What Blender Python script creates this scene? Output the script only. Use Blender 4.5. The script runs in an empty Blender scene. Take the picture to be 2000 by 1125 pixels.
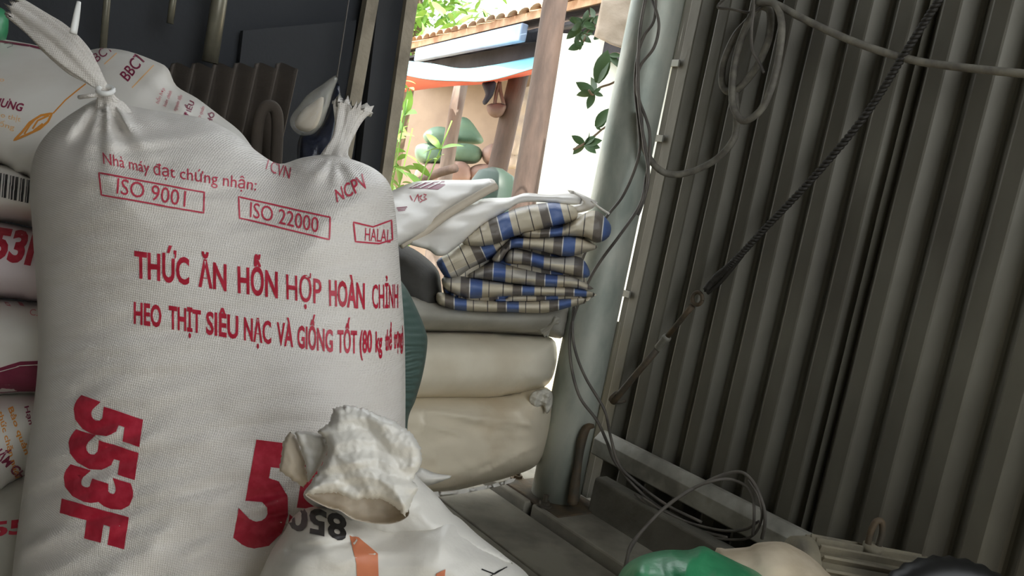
import bpy, bmesh, math, random
import numpy as np
from mathutils import Vector, noise
from mathutils.bvhtree import BVHTree
from mathutils.geometry import delaunay_2d_cdt
random.seed(7)
SC = bpy.context.scene
COL = SC.collection

# ------------------------------------------------------------------ camera
FPX = 1600.0
PITCH, ROLL = math.radians(6.7), math.radians(11.0)
CAM = Vector((0, 0, 0.95))
FW = Vector((0, math.cos(PITCH), -math.sin(PITCH)))
_R0 = Vector((1, 0, 0)); _U0 = Vector((0, math.sin(PITCH), math.cos(PITCH)))
CR = _R0 * math.cos(ROLL) + _U0 * math.sin(ROLL)
CU = _U0 * math.cos(ROLL) - _R0 * math.sin(ROLL)
cd = bpy.data.cameras.new('camera'); cam = bpy.data.objects.new('camera', cd); COL.objects.link(cam)
cd.sensor_width = 36; cd.lens = 36 * FPX / 2000; cd.clip_start = 0.05; cd.clip_end = 200
from mathutils import Matrix
cam.matrix_world = Matrix(((CR.x, CU.x, -FW.x, CAM.x), (CR.y, CU.y, -FW.y, CAM.y), (CR.z, CU.z, -FW.z, CAM.z), (0, 0, 0, 1)))
SC.camera = cam

# ------------------------------------------------------------------ sky, sun, exposure
w = bpy.data.worlds.new('sky'); SC.world = w; w.use_nodes = True
bg = w.node_tree.nodes['Background']
bg.inputs[0].default_value = (0.93, 0.97, 1.0, 1); bg.inputs[1].default_value = 4.3
sl = bpy.data.lights.new('sun_offscreen', 'SUN'); sl.energy = 11.0; sl.angle = math.radians(0.6); sl.color = (1.0, 0.95, 0.86)
sun = bpy.data.objects.new('sun_offscreen', sl); COL.objects.link(sun); sun.location = (2, -3, 8)
sun.rotation_euler = Vector((-0.30, 0.62, -1.0)).to_track_quat('-Z', 'Y').to_euler()
SC.view_settings.view_transform = 'Standard'; SC.view_settings.look = 'None'
SC.view_settings.gamma = 1.0; SC.view_settings.use_curve_mapping = False
SC.view_settings.exposure = 0.0

# ------------------------------------------------------------------ geometry helpers
A39 = math.radians(39)
E1 = Vector((math.sin(A39), -math.cos(A39), 0))      # along the iron wall, towards the door behind the camera
E2 = Vector((math.cos(A39), math.sin(A39), 0))       # out through the iron wall
UP = Vector((0, 0, 1))

def ray(x, y): return FW + CR * ((x - 1000) / FPX) + CU * ((562.5 - y) / FPX)
def px(x, y, d): return CAM + ray(x, y) * d
W0 = px(1271, 500, 2.28); W0.z = 0
def room(s, t, z): return W0 + E1 * s + E2 * t + UP * z
def pl(x, y, p0, n):
    d = ray(x, y); return CAM + d * ((p0 - CAM).dot(n) / d.dot(n))
def onwall(x, y, t): return pl(x, y, W0 + E2 * t, E2)
def onz(x, y, z): return pl(x, y, Vector((0, 0, z)), UP)

def tag(o, label=None, cat=None, group=None, kind=None):
    if label: o['label'] = label
    if cat: o['category'] = cat
    if group: o['group'] = group
    if kind: o['kind'] = kind
    return o
def thing(name, label, cat, loc=(0, 0, 0), group=None, kind=None):
    o = bpy.data.objects.new(name, None); COL.objects.link(o); o.location = loc; o.empty_display_size = 0.1
    return tag(o, label, cat, group, kind)
def origin(o):
    v = Vector((0, 0, 0))
    while o is not None: v = v + Vector(o.location); o = o.parent
    return v
def mk(name, verts, faces, m, parent=None, smooth=True, uvs=None, recalc=True):
    off = origin(parent)
    if parent is None:
        c = sum((Vector(v) for v in verts), Vector()) / max(1, len(verts))
        zmin = min(v[2] for v in verts); loc = Vector((c.x, c.y, zmin))
    else: loc = Vector((0, 0, 0))
    me = bpy.data.meshes.new(name)
    me.from_pydata([tuple(Vector(v) - off - loc) for v in verts], [], faces)
    if uvs is not None:
        ul = me.uv_layers.new(name='UVMap')
        for l in me.loops: ul.data[l.index].uv = uvs[l.vertex_index]
    if recalc:
        bm = bmesh.new(); bm.from_mesh(me); bmesh.ops.recalc_face_normals(bm, faces=bm.faces); bm.to_mesh(me); bm.free()
    if smooth: me.polygons.foreach_set('use_smooth', [True] * len(me.polygons))
    me.materials.append(m)
    o = bpy.data.objects.new(name, me); COL.objects.link(o); o.location = loc
    if parent is not None: o.parent = parent
    return o

def box(c, ax, ay, az):
    """box verts/faces from a corner and three edge vectors"""
    c = Vector(c); v = [c, c + ax, c + ax + ay, c + ay]; v = v + [p + az for p in v]
    return v, [(0, 3, 2, 1), (4, 5, 6, 7), (0, 1, 5, 4), (1, 2, 6, 5), (2, 3, 7, 6), (3, 0, 4, 7)]
def mkbox(name, c, ax, ay, az, m, parent=None, bev=0.0):
    v, f = box(c, ax, ay, az); o = mk(name, v, f, m, parent, smooth=False)
    if bev:
        bm = bmesh.new(); bm.from_mesh(o.data)
        bmesh.ops.bevel(bm, geom=list(bm.edges), offset=bev, segments=2, profile=0.5, affect='EDGES')
        bm.to_mesh(o.data); bm.free()
    return o
def catmull(pts, n, closed=False):
    P = [np.array(p, float) for p in pts]; N = len(P); out = []
    rng = range(N) if closed else range(N - 1)
    for i in rng:
        p1, p2 = P[i], P[(i + 1) % N]
        p0 = P[i - 1] if (closed or i > 0) else 2 * p1 - p2
        p3 = P[(i + 2) % N] if (closed or i + 2 < N) else 2 * p2 - p1
        for k in range(n):
            t = k / n
            out.append(0.5 * (2 * p1 + (p2 - p0) * t + (2 * p0 - 5 * p1 + 4 * p2 - p3) * t * t + (3 * p1 - p0 - 3 * p2 + p3) * t ** 3))
    if not closed: out.append(P[-1])
    return out
def tube_geo(pts, r, seg=8, caps=True):
    P = [Vector(p) for p in pts]; n = len(P); rr = r if isinstance(r, (list, tuple)) else [r] * n
    V, F = [], []; t0 = (P[1] - P[0]).normalized()
    nx = t0.orthogonal().normalized()
    for i in range(n):
        t = (P[min(i + 1, n - 1)] - P[max(i - 1, 0)]).normalized()
        nx = (nx - t * nx.dot(t)).normalized(); ny = t.cross(nx)
        for k in range(seg):
            a = 2 * math.pi * k / seg; V.append(P[i] + (nx * math.cos(a) + ny * math.sin(a)) * rr[i])
    for i in range(n - 1):
        for k in range(seg):
            a, b = i * seg + k, i * seg + (k + 1) % seg; F.append((a, b, b + seg, a + seg))
    if caps: F.append(tuple(range(seg))[::-1]); F.append(tuple((n - 1) * seg + k for k in range(seg)))
    return V, F
def tube(name, pts, r, m, parent=None, seg=8, n=8, smooth=True):
    p = catmull(pts, n) if n > 1 else pts
    if isinstance(r, (list, tuple)) and n > 1:
        r = [float(q[0]) for q in catmull([(v,) for v in r], n)]
    V, F = tube_geo(p, r, seg); return mk(name, V, F, m, parent, smooth)
def merge(parts):
    V, F = [], []
    for v, f in parts:
        b = len(V); V += list(v); F += [tuple(i + b for i in q) for q in f]
    return V, F

def resample(poly, step, sharp=False, jit=0):
    P = [np.array(p, float) for p in poly] if sharp else catmull(poly, 8, True)
    out = []
    for i in range(len(P)):
        a, b = P[i], P[(i + 1) % len(P)]
        k = max(1, int(round(np.linalg.norm(b - a) / step))) if sharp else 1
        for j in range(k): out.append(a + (b - a) * j / k)
    if not sharp:
        res = [out[0]]
        for q in out[1:]:
            if np.linalg.norm(q - res[-1]) >= step * 0.8: res.append(q)
        if np.linalg.norm(res[-1] - res[0]) < step * 0.5: res.pop()
        out = res
    if jit: out = [q + np.array([random.uniform(-jit, jit), random.uniform(-jit, jit)]) for q in out]
    return np.array(out)
def inside(P, B):
    x, y = P[:, 0], P[:, 1]; r = np.zeros(len(P), bool); j = len(B) - 1
    for i in range(len(B)):
        xi, yi = B[i]; xj, yj = B[j]
        c = ((yi > y) != (yj > y)) & (x < (xj - xi) * (y - yi) / ((yj - yi) if yj != yi else 1e-9) + xi)
        r ^= c; j = i
    return r
def bdist(P, B):
    d = np.full(len(P), 1e9)
    for i in range(len(B)):
        a, b = B[i], B[(i + 1) % len(B)]; ab = b - a
        t = np.clip(((P - a) @ ab) / max(ab @ ab, 1e-9), 0, 1)
        d = np.minimum(d, np.linalg.norm(P - (a + t[:, None] * ab), axis=1))
    return d
def fill2d(B, step):
    lo, hi = B.min(0), B.max(0); pts = []; k = 0; y = lo[1] + step * 0.5
    while y < hi[1]:
        x = lo[0] + (0.5 * step if k % 2 else 0)
        while x < hi[0]: pts.append((x, y)); x += step
        y += step * 0.87; k += 1
    P = np.array(pts) if pts else np.zeros((0, 2))
    if len(P):
        P = P[inside(P, B)]
        if len(P): P = P[bdist(P, B) > step * 0.45]
    allp = [Vector(p) for p in B] + [Vector(p) for p in P]
    nb = len(B)
    r = delaunay_2d_cdt(allp, [(i, (i + 1) % nb) for i in range(nb)], [], 1, 1e-5)
    return np.array([(v.x, v.y) for v in r[0]]), [tuple(f) for f in r[2]]
BVH = {}
def inflate(name, poly, Z, T, m, parent=None, D=None, gx=0, gy=0, step=10, disp=None, back=1.0, sharp=False, jit=0, pw=2.0, uvf=None, loc=None):
    """a closed, filled-out body: outline at the object's distance Z (m), half thickness T, rounded towards the rim"""
    B = resample(poly, step, sharp, jit); P, F = fill2d(B, step); c = B.mean(0)
    d = bdist(P, B); D = D or d.max(); q = np.clip(d / D, 0, 1)
    prof = np.sqrt(np.clip(1 - (1 - q) ** pw, 0, 1)); rim = d < 1e-3 * step
    Vf, Vb, ib = [], [], {}
    for i, (x, y) in enumerate(P):
        zc = Z + gx * (x - c[0]) + gy * (y - c[1]); dd = 0
        if disp is not None and not rim[i]: dd = disp(x, y) * min(1, d[i] / (2.5 * step))
        Vf.append(px(x, y, zc - T * prof[i] - dd))
    n = len(Vf)
    for i, (x, y) in enumerate(P):
        if rim[i]: ib[i] = i
        else:
            zc = Z + gx * (x - c[0]) + gy * (y - c[1]); ib[i] = n + len(Vb); Vb.append(px(x, y, zc + T * back * prof[i]))
    faces = [tuple(f) for f in F] + [tuple(ib[k] for k in f)[::-1] for f in F if not all(rim[k] for k in f)]
    uvs = None
    if uvf: uvs = [uvf(*P[i]) for i in range(n)] + [uvf(*P[i]) for i in range(n) if not rim[i]]
    o = mk(name, Vf + Vb, faces, m, parent, uvs=uvs)
    BVH[o.name] = BVHTree.FromPolygons([tuple(v) for v in Vf], F)
    return o
def hit(bv, x, y, off):
    d = ray(x, y).normalized(); r = bv.ray_cast(CAM, d, 30)
    if r[0] is None: return None
    nrm = r[1] if r[1].dot(d) < 0 else -r[1]
    return r[0] + nrm * off - d * off * 0.5
def stick(name, host, P, F, m, off=0.0012, hosts=None):
    """print lying on the skin of a sack: points P found on the sack's own surface"""
    bv = BVH[host.name]; H = [hit(bv, x, y, off) for x, y in P]; F2 = [f for f in F if all(H[i] is not None for i in f)]
    used = sorted({i for f in F2 for i in f})
    if not used: return None
    ix = {k: j for j, k in enumerate(used)}
    return mk(name, [H[i] for i in used], [tuple(ix[i] for i in f) for f in F2], m, host, recalc=False)
CAPH = None
def text2d(s, bold=0.0, shear=0.0, wpx=100, hpx=30, cell=5.0):
    global CAPH
    def raw(t, b):
        c = bpy.data.curves.new('t', 'FONT'); c.body = t; c.offset = b; c.shear = shear; c.resolution_u = 3
        o = bpy.data.objects.new('t', c); COL.objects.link(o)
        me = bpy.data.meshes.new_from_object(o.evaluated_get(bpy.context.evaluated_depsgraph_get()))
        bpy.data.objects.remove(o); bpy.data.curves.remove(c); return me
    if CAPH is None:
        me = raw('H', 0); CAPH = max(v.co.y for v in me.vertices); bpy.data.meshes.remove(me)
    me = raw(s, bold); bm = bmesh.new(); bm.from_mesh(me); bpy.data.meshes.remove(me)
    bmesh.ops.remove_doubles(bm, verts=bm.verts, dist=1e-4)
    xs = [v.co.x for v in bm.verts]; ys = [v.co.y for v in bm.verts]
    step = max(xs) - min(xs); step = step * cell / max(wpx, cell); x = min(xs) + step
    while x < max(xs):
        bmesh.ops.bisect_plane(bm, geom=bm.verts[:] + bm.edges[:] + bm.faces[:], plane_co=(x, 0, 0), plane_no=(1, 0, 0)); x += step
    step = CAPH * cell / max(hpx, cell); y = min(ys) + step
    while y < max(ys):
        bmesh.ops.bisect_plane(bm, geom=bm.verts[:] + bm.edges[:] + bm.faces[:], plane_co=(0, y, 0), plane_no=(0, 1, 0)); y += step
    bmesh.ops.triangulate(bm, faces=bm.faces); bm.verts.index_update()
    P = [((v.co.x - min(xs)) / (max(xs) - min(xs)), v.co.y / CAPH) for v in bm.verts]
    F = [tuple(v.index for v in f.verts) for f in bm.faces]; bm.free()
    return P, F
def ptext(host, s, ctrl, m, bold=0.0, shear=0.0, step=None, name='printed_text', off=0.0007):
    """ctrl: (t, x, y, ux, uy): base line point and cap-height vector at fraction t"""
    C = np.array(ctrl, float); out = []
    P, F = text2d(s, bold, shear, float(np.linalg.norm(C[-1, 1:3] - C[0, 1:3])), float(np.linalg.norm(C[0, 3:5])))
    for t, h in P:
        v = [np.interp(t, C[:, 0], C[:, k]) for k in range(1, 5)]
        out.append((v[0] + v[2] * h, v[1] + v[3] * h))
    o = stick(name, host, out, F, m, off)
    return o
def ppoly(host, poly, m, step=8, sharp=True, name='printed_patch', off=0.0006):
    B = resample(poly, step, sharp); P, F = fill2d(B, step); return stick(name, host, P, F, m, off)
def pline(host, pts, wpx, m, name='printed_line', off=0.0007, step=4, closed=False):
    Q = resample(pts, step, True) if closed else None
    if Q is None:
        Q = []
        for a, b in zip(pts[:-1], pts[1:]):
            a, b = np.array(a, float), np.array(b, float); k = max(1, int(np.linalg.norm(b - a) / step))
            Q += [a + (b - a) * j / k for j in range(k)]
        Q.append(np.array(pts[-1], float))
    P, F = [], []; n = len(Q)
    for i in range(n):
        a = Q[i - 1] if (closed or i) else Q[i]; b = Q[(i + 1) % n] if (closed or i < n - 1) else Q[i]
        d = b - a; d = d / (np.linalg.norm(d) + 1e-9); nn = np.array([-d[1], d[0]]) * wpx / 2
        P += [tuple(Q[i] - nn), tuple(Q[i] + nn)]
    for i in range(n if closed else n - 1):
        j = (i + 1) % n; F.append((2 * i, 2 * i + 1, 2 * j + 1, 2 * j))
    return stick(name, host, P, F, m, off)
def sheet(name, grid, m, parent=None, n=8, disp=0.0, freq=20, thick=0.0015, jit=0, uv=1.0, world=False):
    """thin cloth or film: grid rows of (x, y, Z); smooth surface with real thickness"""
    rows = [catmull(r, n) for r in grid]; cols = [catmull([r[i] for r in rows], n) for i in range(len(rows[0]))]
    nu, nv = len(cols), len(cols[0]); V, F, U = [], [], []
    for i in range(nu):
        for j in range(nv):
            q = cols[i][j].copy(); edge = i in (0, nu - 1) or j in (0, nv - 1)
            p = Vector(q) if world else px(q[0] + (random.uniform(-jit, jit) if edge else 0), q[1] + (random.uniform(-jit, jit) if edge else 0), q[2])
            if disp: p = p - FW * disp * ridge(p * freq)
            V.append(p); U.append((i / (nu - 1) * uv, j / (nv - 1) * uv))
    for i in range(nu - 1):
        for j in range(nv - 1): a = i * nv + j; F.append((a, a + 1, a + nv + 1, a + nv))
    o = mk(name, V, F, m, parent, uvs=U)
    md = o.modifiers.new('thickness', 'SOLIDIFY'); md.thickness = thick; md.offset = 0
    return o
def tri(v): v = v % 1.0; return 4 * abs(v - 0.5) - 1
def ridge(p): return 1 - 2 * abs(noise.noise(p)) - 0.6 * abs(noise.noise(p * 2.3))
def nz(x, y, z=0.0): return noise.noise(Vector((x, y, z)))
def neck(name, path, m, parent, pleats=9, amp=0.25, flat=0.6, ragged=0.0, seg=72, n=6, seed=0.0):
    """gathered cloth: pleated tube along path of (x, y, Z, radius px)"""
    Q = catmull(path, n); C = [px(q[0], q[1], q[2]) for q in Q]; V, F = [], []; N = len(Q)
    for i in range(N):
        t = (C[min(i + 1, N - 1)] - C[max(i - 1, 0)]).normalized(); a1 = t.cross(FW).normalized(); a2 = a1.cross(t)
        r = Q[i][3] * Q[i][2] / FPX
        for k in range(seg):
            a = 2 * math.pi * k / seg
            f = 1 + amp * 0.7 * math.sin(pleats * a + seed + 2.5 * nz(i * 0.09, seed) + 1.5 * math.sin(2 * a)) + amp * 2.0 * noise.noise(Vector((math.cos(a) * 2, math.sin(a) * 2, i * 0.08 + seed)))
            p = C[i] + (a1 * math.cos(a) + a2 * math.sin(a) * flat) * r * f
            if i == 0 and ragged: p += -t * ragged * random.uniform(-1, 1)
            V.append(p)
    for i in range(N - 1):
        for k in range(seg): a, b = i * seg + k, i * seg + (k + 1) % seg; F.append((a, b, b + seg, a + seg))
    V.append(C[0] + (C[1] - C[0]) * 3); F += [(k, (k + 1) % seg, len(V) - 1) for k in range(seg)]
    F.append(tuple((N - 1) * seg + k for k in range(seg)))
    return mk(name, V, F, m, parent)

# ------------------------------------------------------------------ materials
def lin(c): return tuple((v / 255 / 12.92 if v <= 10 else ((v / 255 + 0.055) / 1.055) ** 2.4) for v in c) + (1,)
MATS = {}
def mat(name, col, rough=0.6, metal=0.0, var=None, vscale=6.0, vdist=(0.4, 0.65), bump=0.0, bscale=60.0, spec=0.5, stretch=(1, 1, 1), weave=0.0, trans=0.0, coat=0.0):
    m = bpy.data.materials.new(name); m.use_nodes = True; nt = m.node_tree; N, L = nt.nodes, nt.links
    b = N['Principled BSDF']; b.inputs['Base Color'].default_value = lin(col); b.inputs['Roughness'].default_value = rough
    b.inputs['Metallic'].default_value = metal; b.inputs['Specular IOR Level'].default_value = spec; b.inputs['Coat Weight'].default_value = coat
    tc = N.new('ShaderNodeTexCoord'); mp = N.new('ShaderNodeMapping'); L.new(tc.outputs['Object'], mp.inputs[0]); mp.inputs['Scale'].default_value = stretch
    if var:
        t = N.new('ShaderNodeTexNoise'); t.inputs['Scale'].default_value = vscale; t.inputs['Detail'].default_value = 6; L.new(mp.outputs[0], t.inputs[0])
        cr = N.new('ShaderNodeValToRGB'); cr.color_ramp.elements[0].position = vdist[0]; cr.color_ramp.elements[1].position = vdist[1]
        cr.color_ramp.elements[0].color = lin(col); cr.color_ramp.elements[1].color = lin(var); L.new(t.outputs[0], cr.inputs[0]); L.new(cr.outputs[0], b.inputs['Base Color'])
    last = None
    if bump:
        t = N.new('ShaderNodeTexNoise'); t.inputs['Scale'].default_value = bscale; t.inputs['Detail'].default_value = 5; L.new(mp.outputs[0], t.inputs[0])
        bp = N.new('ShaderNodeBump'); bp.inputs['Strength'].default_value = bump; bp.inputs['Distance'].default_value = 0.01; L.new(t.outputs[0], bp.inputs['Height']); last = bp
    if weave:
        wv = []
        for ax in ('X', 'Z'):
            t = N.new('ShaderNodeTexWave'); t.bands_direction = ax; t.inputs['Scale'].default_value = 110; t.inputs['Distortion'].default_value = 1.5; t.inputs['Detail'].default_value = 1
            L.new(tc.outputs['Object'], t.inputs[0]); wv.append(t)
        mm = N.new('ShaderNodeMath'); mm.operation = 'MULTIPLY'; L.new(wv[0].outputs['Fac'], mm.inputs[0]); L.new(wv[1].outputs['Fac'], mm.inputs[1])
        bp = N.new('ShaderNodeBump'); bp.inputs['Strength'].default_value = weave; bp.inputs['Distance'].default_value = 0.002; L.new(mm.outputs[0], bp.inputs['Height'])
        if last: L.new(last.outputs[0], bp.inputs['Normal'])
        last = bp
    if last: L.new(last.outputs[0], b.inputs['Normal'])
    if trans:
        out = N['Material Output']; tr = N.new('ShaderNodeBsdfTransparent'); mx = N.new('ShaderNodeMixShader'); mx.inputs[0].default_value = trans
        L.new(b.outputs[0], mx.inputs[1]); L.new(tr.outputs[0], mx.inputs[2]); L.new(mx.outputs[0], out.inputs[0])
    MATS[name] = m; return m
M_sack = mat('woven_white', (222, 217, 210), 0.5, var=(212, 206, 198), vscale=5, weave=0.35, bump=0.06, bscale=30, spec=0.35)
M_film = mat('laminated_white', (226, 222, 214), 0.33, var=(216, 210, 200), vscale=7, bump=0.05, bscale=18, spec=0.5)
M_pink = mat('pinkish_white', (226, 212, 214), 0.4, bump=0.05, bscale=18)
M_crump = mat('crumpled_white', (214, 210, 201), 0.42, bump=0.25, bscale=38, spec=0.4)
M_inner = mat('sack_inside', (205, 192, 172), 0.6, bump=0.1)
M_red = mat('red_ink', (168, 22, 48), 0.5, var=(186, 44, 66), vscale=90)
M_ltred = mat('light_red_ink', (188, 60, 80), 0.55)
M_pinkred = mat('faded_red_ink', (205, 120, 128), 0.55)
M_maroon = mat('maroon_ink', (128, 34, 66), 0.45, var=(140, 50, 78), vscale=30)
M_orange = mat('orange_ink', (226, 150, 62), 0.5)
M_palor = mat('pale_orange_ink', (240, 190, 130), 0.5)
M_band = mat('orange_band', (206, 126, 90), 0.45, var=(192, 112, 80), vscale=25)
M_black = mat('black_ink', (32, 30, 30), 0.5)
M_gink = mat('grey_ink', (150, 152, 145), 0.5)
M_cream = mat('cream_sack', (230, 221, 200), 0.42, var=(212, 200, 176), vscale=5, bump=0.12, bscale=22, spec=0.4)
M_cream2 = mat('stained_cream_sack', (222, 210, 186), 0.45, var=(194, 170, 134), vscale=4, vdist=(0.5, 0.75), bump=0.15, bscale=22)
M_greysack = mat('grey_sack', (176, 172, 160), 0.55, var=(150, 146, 134), vscale=6, bump=0.15, bscale=22)
M_dkcloth = mat('dark_cloth', (62, 60, 56), 0.8, bump=0.2, bscale=40)
M_tealsack = mat('teal_sack', (84, 104, 96), 0.55, var=(68, 88, 82), vscale=9, bump=0.15, bscale=25)
M_grnsack = mat('green_sack', (40, 128, 84), 0.38, var=(70, 150, 104), vscale=12, bump=0.3, bscale=28, spec=0.6)
M_clear = mat('clear_film', (225, 224, 216), 0.22, trans=0.72, bump=0.3, bscale=40, spec=0.7)
M_blueplast = mat('blue_plastic', (30, 36, 54), 0.25, trans=0.25, bump=0.3, bscale=40)
M_white = mat('white_plastic', (232, 232, 228), 0.35)
M_iron = mat('corrugated_iron', (104, 101, 90), 0.55, 0.3, var=(76, 72, 63), vscale=5, vdist=(0.35, 0.75), bump=0.12, bscale=45, stretch=(1, 1, 0.45))
M_strip = mat('grey_sheet_strip', (140, 140, 130), 0.5, 0.3, var=(110, 108, 98), vscale=7, bump=0.1, bscale=40)
M_pole = mat('galvanised_steel', (176, 178, 166), 0.5, 0.25, var=(140, 148, 138), vscale=11, bump=0.08, bscale=60, stretch=(1, 1, 0.5))
M_rust = mat('dusty_steel', (78, 72, 62), 0.7, 0.3, var=(96, 80, 60), vscale=20, bump=0.2, bscale=80)
M_bar = mat('grey_painted_bar', (150, 147, 136), 0.6, var=(108, 105, 95), vscale=10, bump=0.1)
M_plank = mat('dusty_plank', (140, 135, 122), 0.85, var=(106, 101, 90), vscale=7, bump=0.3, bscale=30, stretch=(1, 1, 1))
M_conc = mat('dusty_concrete', (104, 100, 90), 0.9, var=(78, 75, 66), vscale=5, bump=0.3, bscale=50)
M_cable = mat('dusty_cable', (96, 92, 84), 0.7, var=(128, 124, 112), vscale=30, bump=0.1)
M_wire = mat('dusty_wire', (104, 98, 90), 0.6, var=(74, 70, 66), vscale=14)
M_dkcable = mat('dark_wire_rope', (44, 41, 36), 0.65, 0.3, bump=0.2)
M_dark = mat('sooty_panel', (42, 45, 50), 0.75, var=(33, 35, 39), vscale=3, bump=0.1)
M_dkwall = mat('shade_wall_dark', (40, 38, 36), 0.9, var=(28, 27, 26), vscale=3, bump=0.2)  # dark coat of the added low shading wall
M_gwall = mat('grey_render', (164, 160, 150), 0.9, var=(146, 142, 133), vscale=3, bump=0.2)
M_fibre = mat('brown_fibre_sheet', (66, 58, 50), 0.9, var=(50, 44, 38), vscale=6, bump=0.2)
M_pipe = mat('dull_pipe', (128, 124, 108), 0.4, 0.4, var=(90, 86, 74), vscale=8)
M_batten = mat('pale_batten', (142, 134, 118), 0.75, var=(118, 110, 96), vscale=12, bump=0.2)
M_post = mat('brown_timber', (90, 74, 65), 0.8, var=(70, 57, 50), vscale=9, bump=0.25, stretch=(2, 2, 0.4))
M_postg = mat('grey_timber', (136, 122, 110), 0.8, var=(110, 98, 90), vscale=9, bump=0.25, stretch=(2, 2, 0.4))
M_wwash = mat('whitewash', (232, 236, 228), 0.85, var=(214, 220, 210), vscale=2.5, bump=0.1)
M_beige = mat('beige_plaster', (170, 150, 132), 0.9, var=(152, 133, 118), vscale=3, bump=0.1)
M_tile = mat('roof_tiles', (206, 176, 146), 0.85, var=(170, 130, 100), vscale=7, bump=0.5, bscale=18)
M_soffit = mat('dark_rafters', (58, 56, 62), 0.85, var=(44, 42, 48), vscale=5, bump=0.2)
M_gutter = mat('blue_grey_gutter', (150, 168, 196), 0.5, var=(130, 148, 178), vscale=4)
M_tarpb = mat('pale_blue_tarpaulin', (140, 206, 220), 0.45, var=(128, 196, 212), vscale=4)
M_tarpo = mat('orange_tarpaulin', (206, 92, 62), 0.5, var=(188, 78, 54), vscale=4)
M_soil = mat('sandy_ground', (196, 180, 150), 0.95, var=(170, 150, 120), vscale=3, bump=0.2)
M_earth = mat('low_bounce_earth', (74, 68, 56), 0.95, var=(58, 62, 44), vscale=2, bump=0.3)  # dark tone put in to weaken light bounced off the ground
M_leaf = mat('dark_green_leaf', (50, 76, 44), 0.45, var=(66, 92, 50), vscale=3)
M_lleaf = mat('light_green_leaf', (122, 160, 66), 0.5, var=(96, 140, 60), vscale=4)
M_twig = mat('brown_twig', (92, 76, 58), 0.85)
M_gsk = mat('pale_green_sack', (116, 144, 118), 0.55, var=(96, 124, 102), vscale=4, bump=0.15, bscale=18)
M_psk = mat('dull_pink_sack', (170, 140, 126), 0.6, bump=0.15, bscale=18)
M_drum = mat('dark_green_drum', (50, 68, 58), 0.5)
M_dkcl = mat('dark_blue_cloth', (40, 42, 54), 0.85)
M_basket = mat('basket_cane', (104, 82, 72), 0.8, bump=0.4, bscale=60)
M_motor = mat('dusty_motor_paint', (132, 124, 104), 0.75, var=(104, 98, 84), vscale=14, bump=0.2, bscale=60)
M_hat = mat('pale_canvas', (198, 184, 160), 0.8, var=(176, 160, 134), vscale=12, bump=0.15, bscale=50)
M_rubber = mat('black_rubber', (26, 26, 25), 0.45)
M_cardb = mat('faded_board', (196, 180, 162), 0.85, bump=0.2)
M_silver = mat('crinkled_film', (205, 200, 186), 0.25, bump=0.6, bscale=60, spec=0.8)
M_roofin = mat('dark_roof_underside', (60, 58, 54), 0.9)

def plaid():
    m = bpy.data.materials.new('plaid_tarpaulin'); m.use_nodes = True; nt = m.node_tree; N, L = nt.nodes, nt.links
    b = N['Principled BSDF']; b.inputs['Roughness'].default_value = 0.5
    tc = N.new('ShaderNodeUVMap'); sp = N.new('ShaderNodeSeparateXYZ'); L.new(tc.outputs[0], sp.inputs[0])
    beige, blue, grey, wht, dk = lin((204, 193, 170)), lin((86, 108, 158)), lin((112, 104, 96)), lin((225, 222, 215)), lin((66, 60, 58))
    def ramp(sock, stops):
        fr = N.new('ShaderNodeMath'); fr.operation = 'FRACT'; L.new(sock, fr.inputs[0])
        r = N.new('ShaderNodeValToRGB'); r.color_ramp.interpolation = 'CONSTANT'; e = r.color_ramp.elements
        e[0].position, e[0].color = stops[0]; e[1].position, e[1].color = stops[1]
        for p, c in stops[2:]: k = e.new(p); k.color = c
        L.new(fr.outputs[0], r.inputs[0]); return r
    a = ramp(sp.outputs[0], [(0, beige), (0.17, dk), (0.19, beige), (0.36, grey), (0.53, wht), (0.55, blue), (0.78, beige), (0.9, dk), (0.915, beige)])
    v = ramp(sp.outputs[1], [(0, (1, 1, 1, 1)), (0.40, (0.55, 0.52, 0.5, 1)), (0.55, (1, 1, 1, 1)), (0.57, (0.62, 0.7, 0.95, 1)), (0.75, (1, 1, 1, 1))])
    nn = N.new('ShaderNodeTexNoise'); nn.inputs['Scale'].default_value = 9; nn.inputs['Detail'].default_value = 6
    mx = N.new('ShaderNodeMixRGB'); mx.blend_type = 'MULTIPLY'; mx.inputs[0].default_value = 0.5; L.new(a.outputs[0], mx.inputs[1]); L.new(v.outputs[0], mx.inputs[2])
    L.new(mx.outputs[0], b.inputs['Base Color'])
    n2 = N.new('ShaderNodeTexNoise'); n2.inputs['Scale'].default_value = 40; n2.inputs['Detail'].default_value = 4
    o2 = N.new('ShaderNodeTexCoord'); L.new(o2.outputs['Object'], n2.inputs[0]); bp = N.new('ShaderNodeBump'); bp.inputs['Strength'].default_value = 0.3; bp.inputs['Distance'].default_value = 0.01
    L.new(n2.outputs[0], bp.inputs['Height']); L.new(bp.outputs[0], b.inputs['Normal'])
    return m
M_plaid = plaid()

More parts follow.
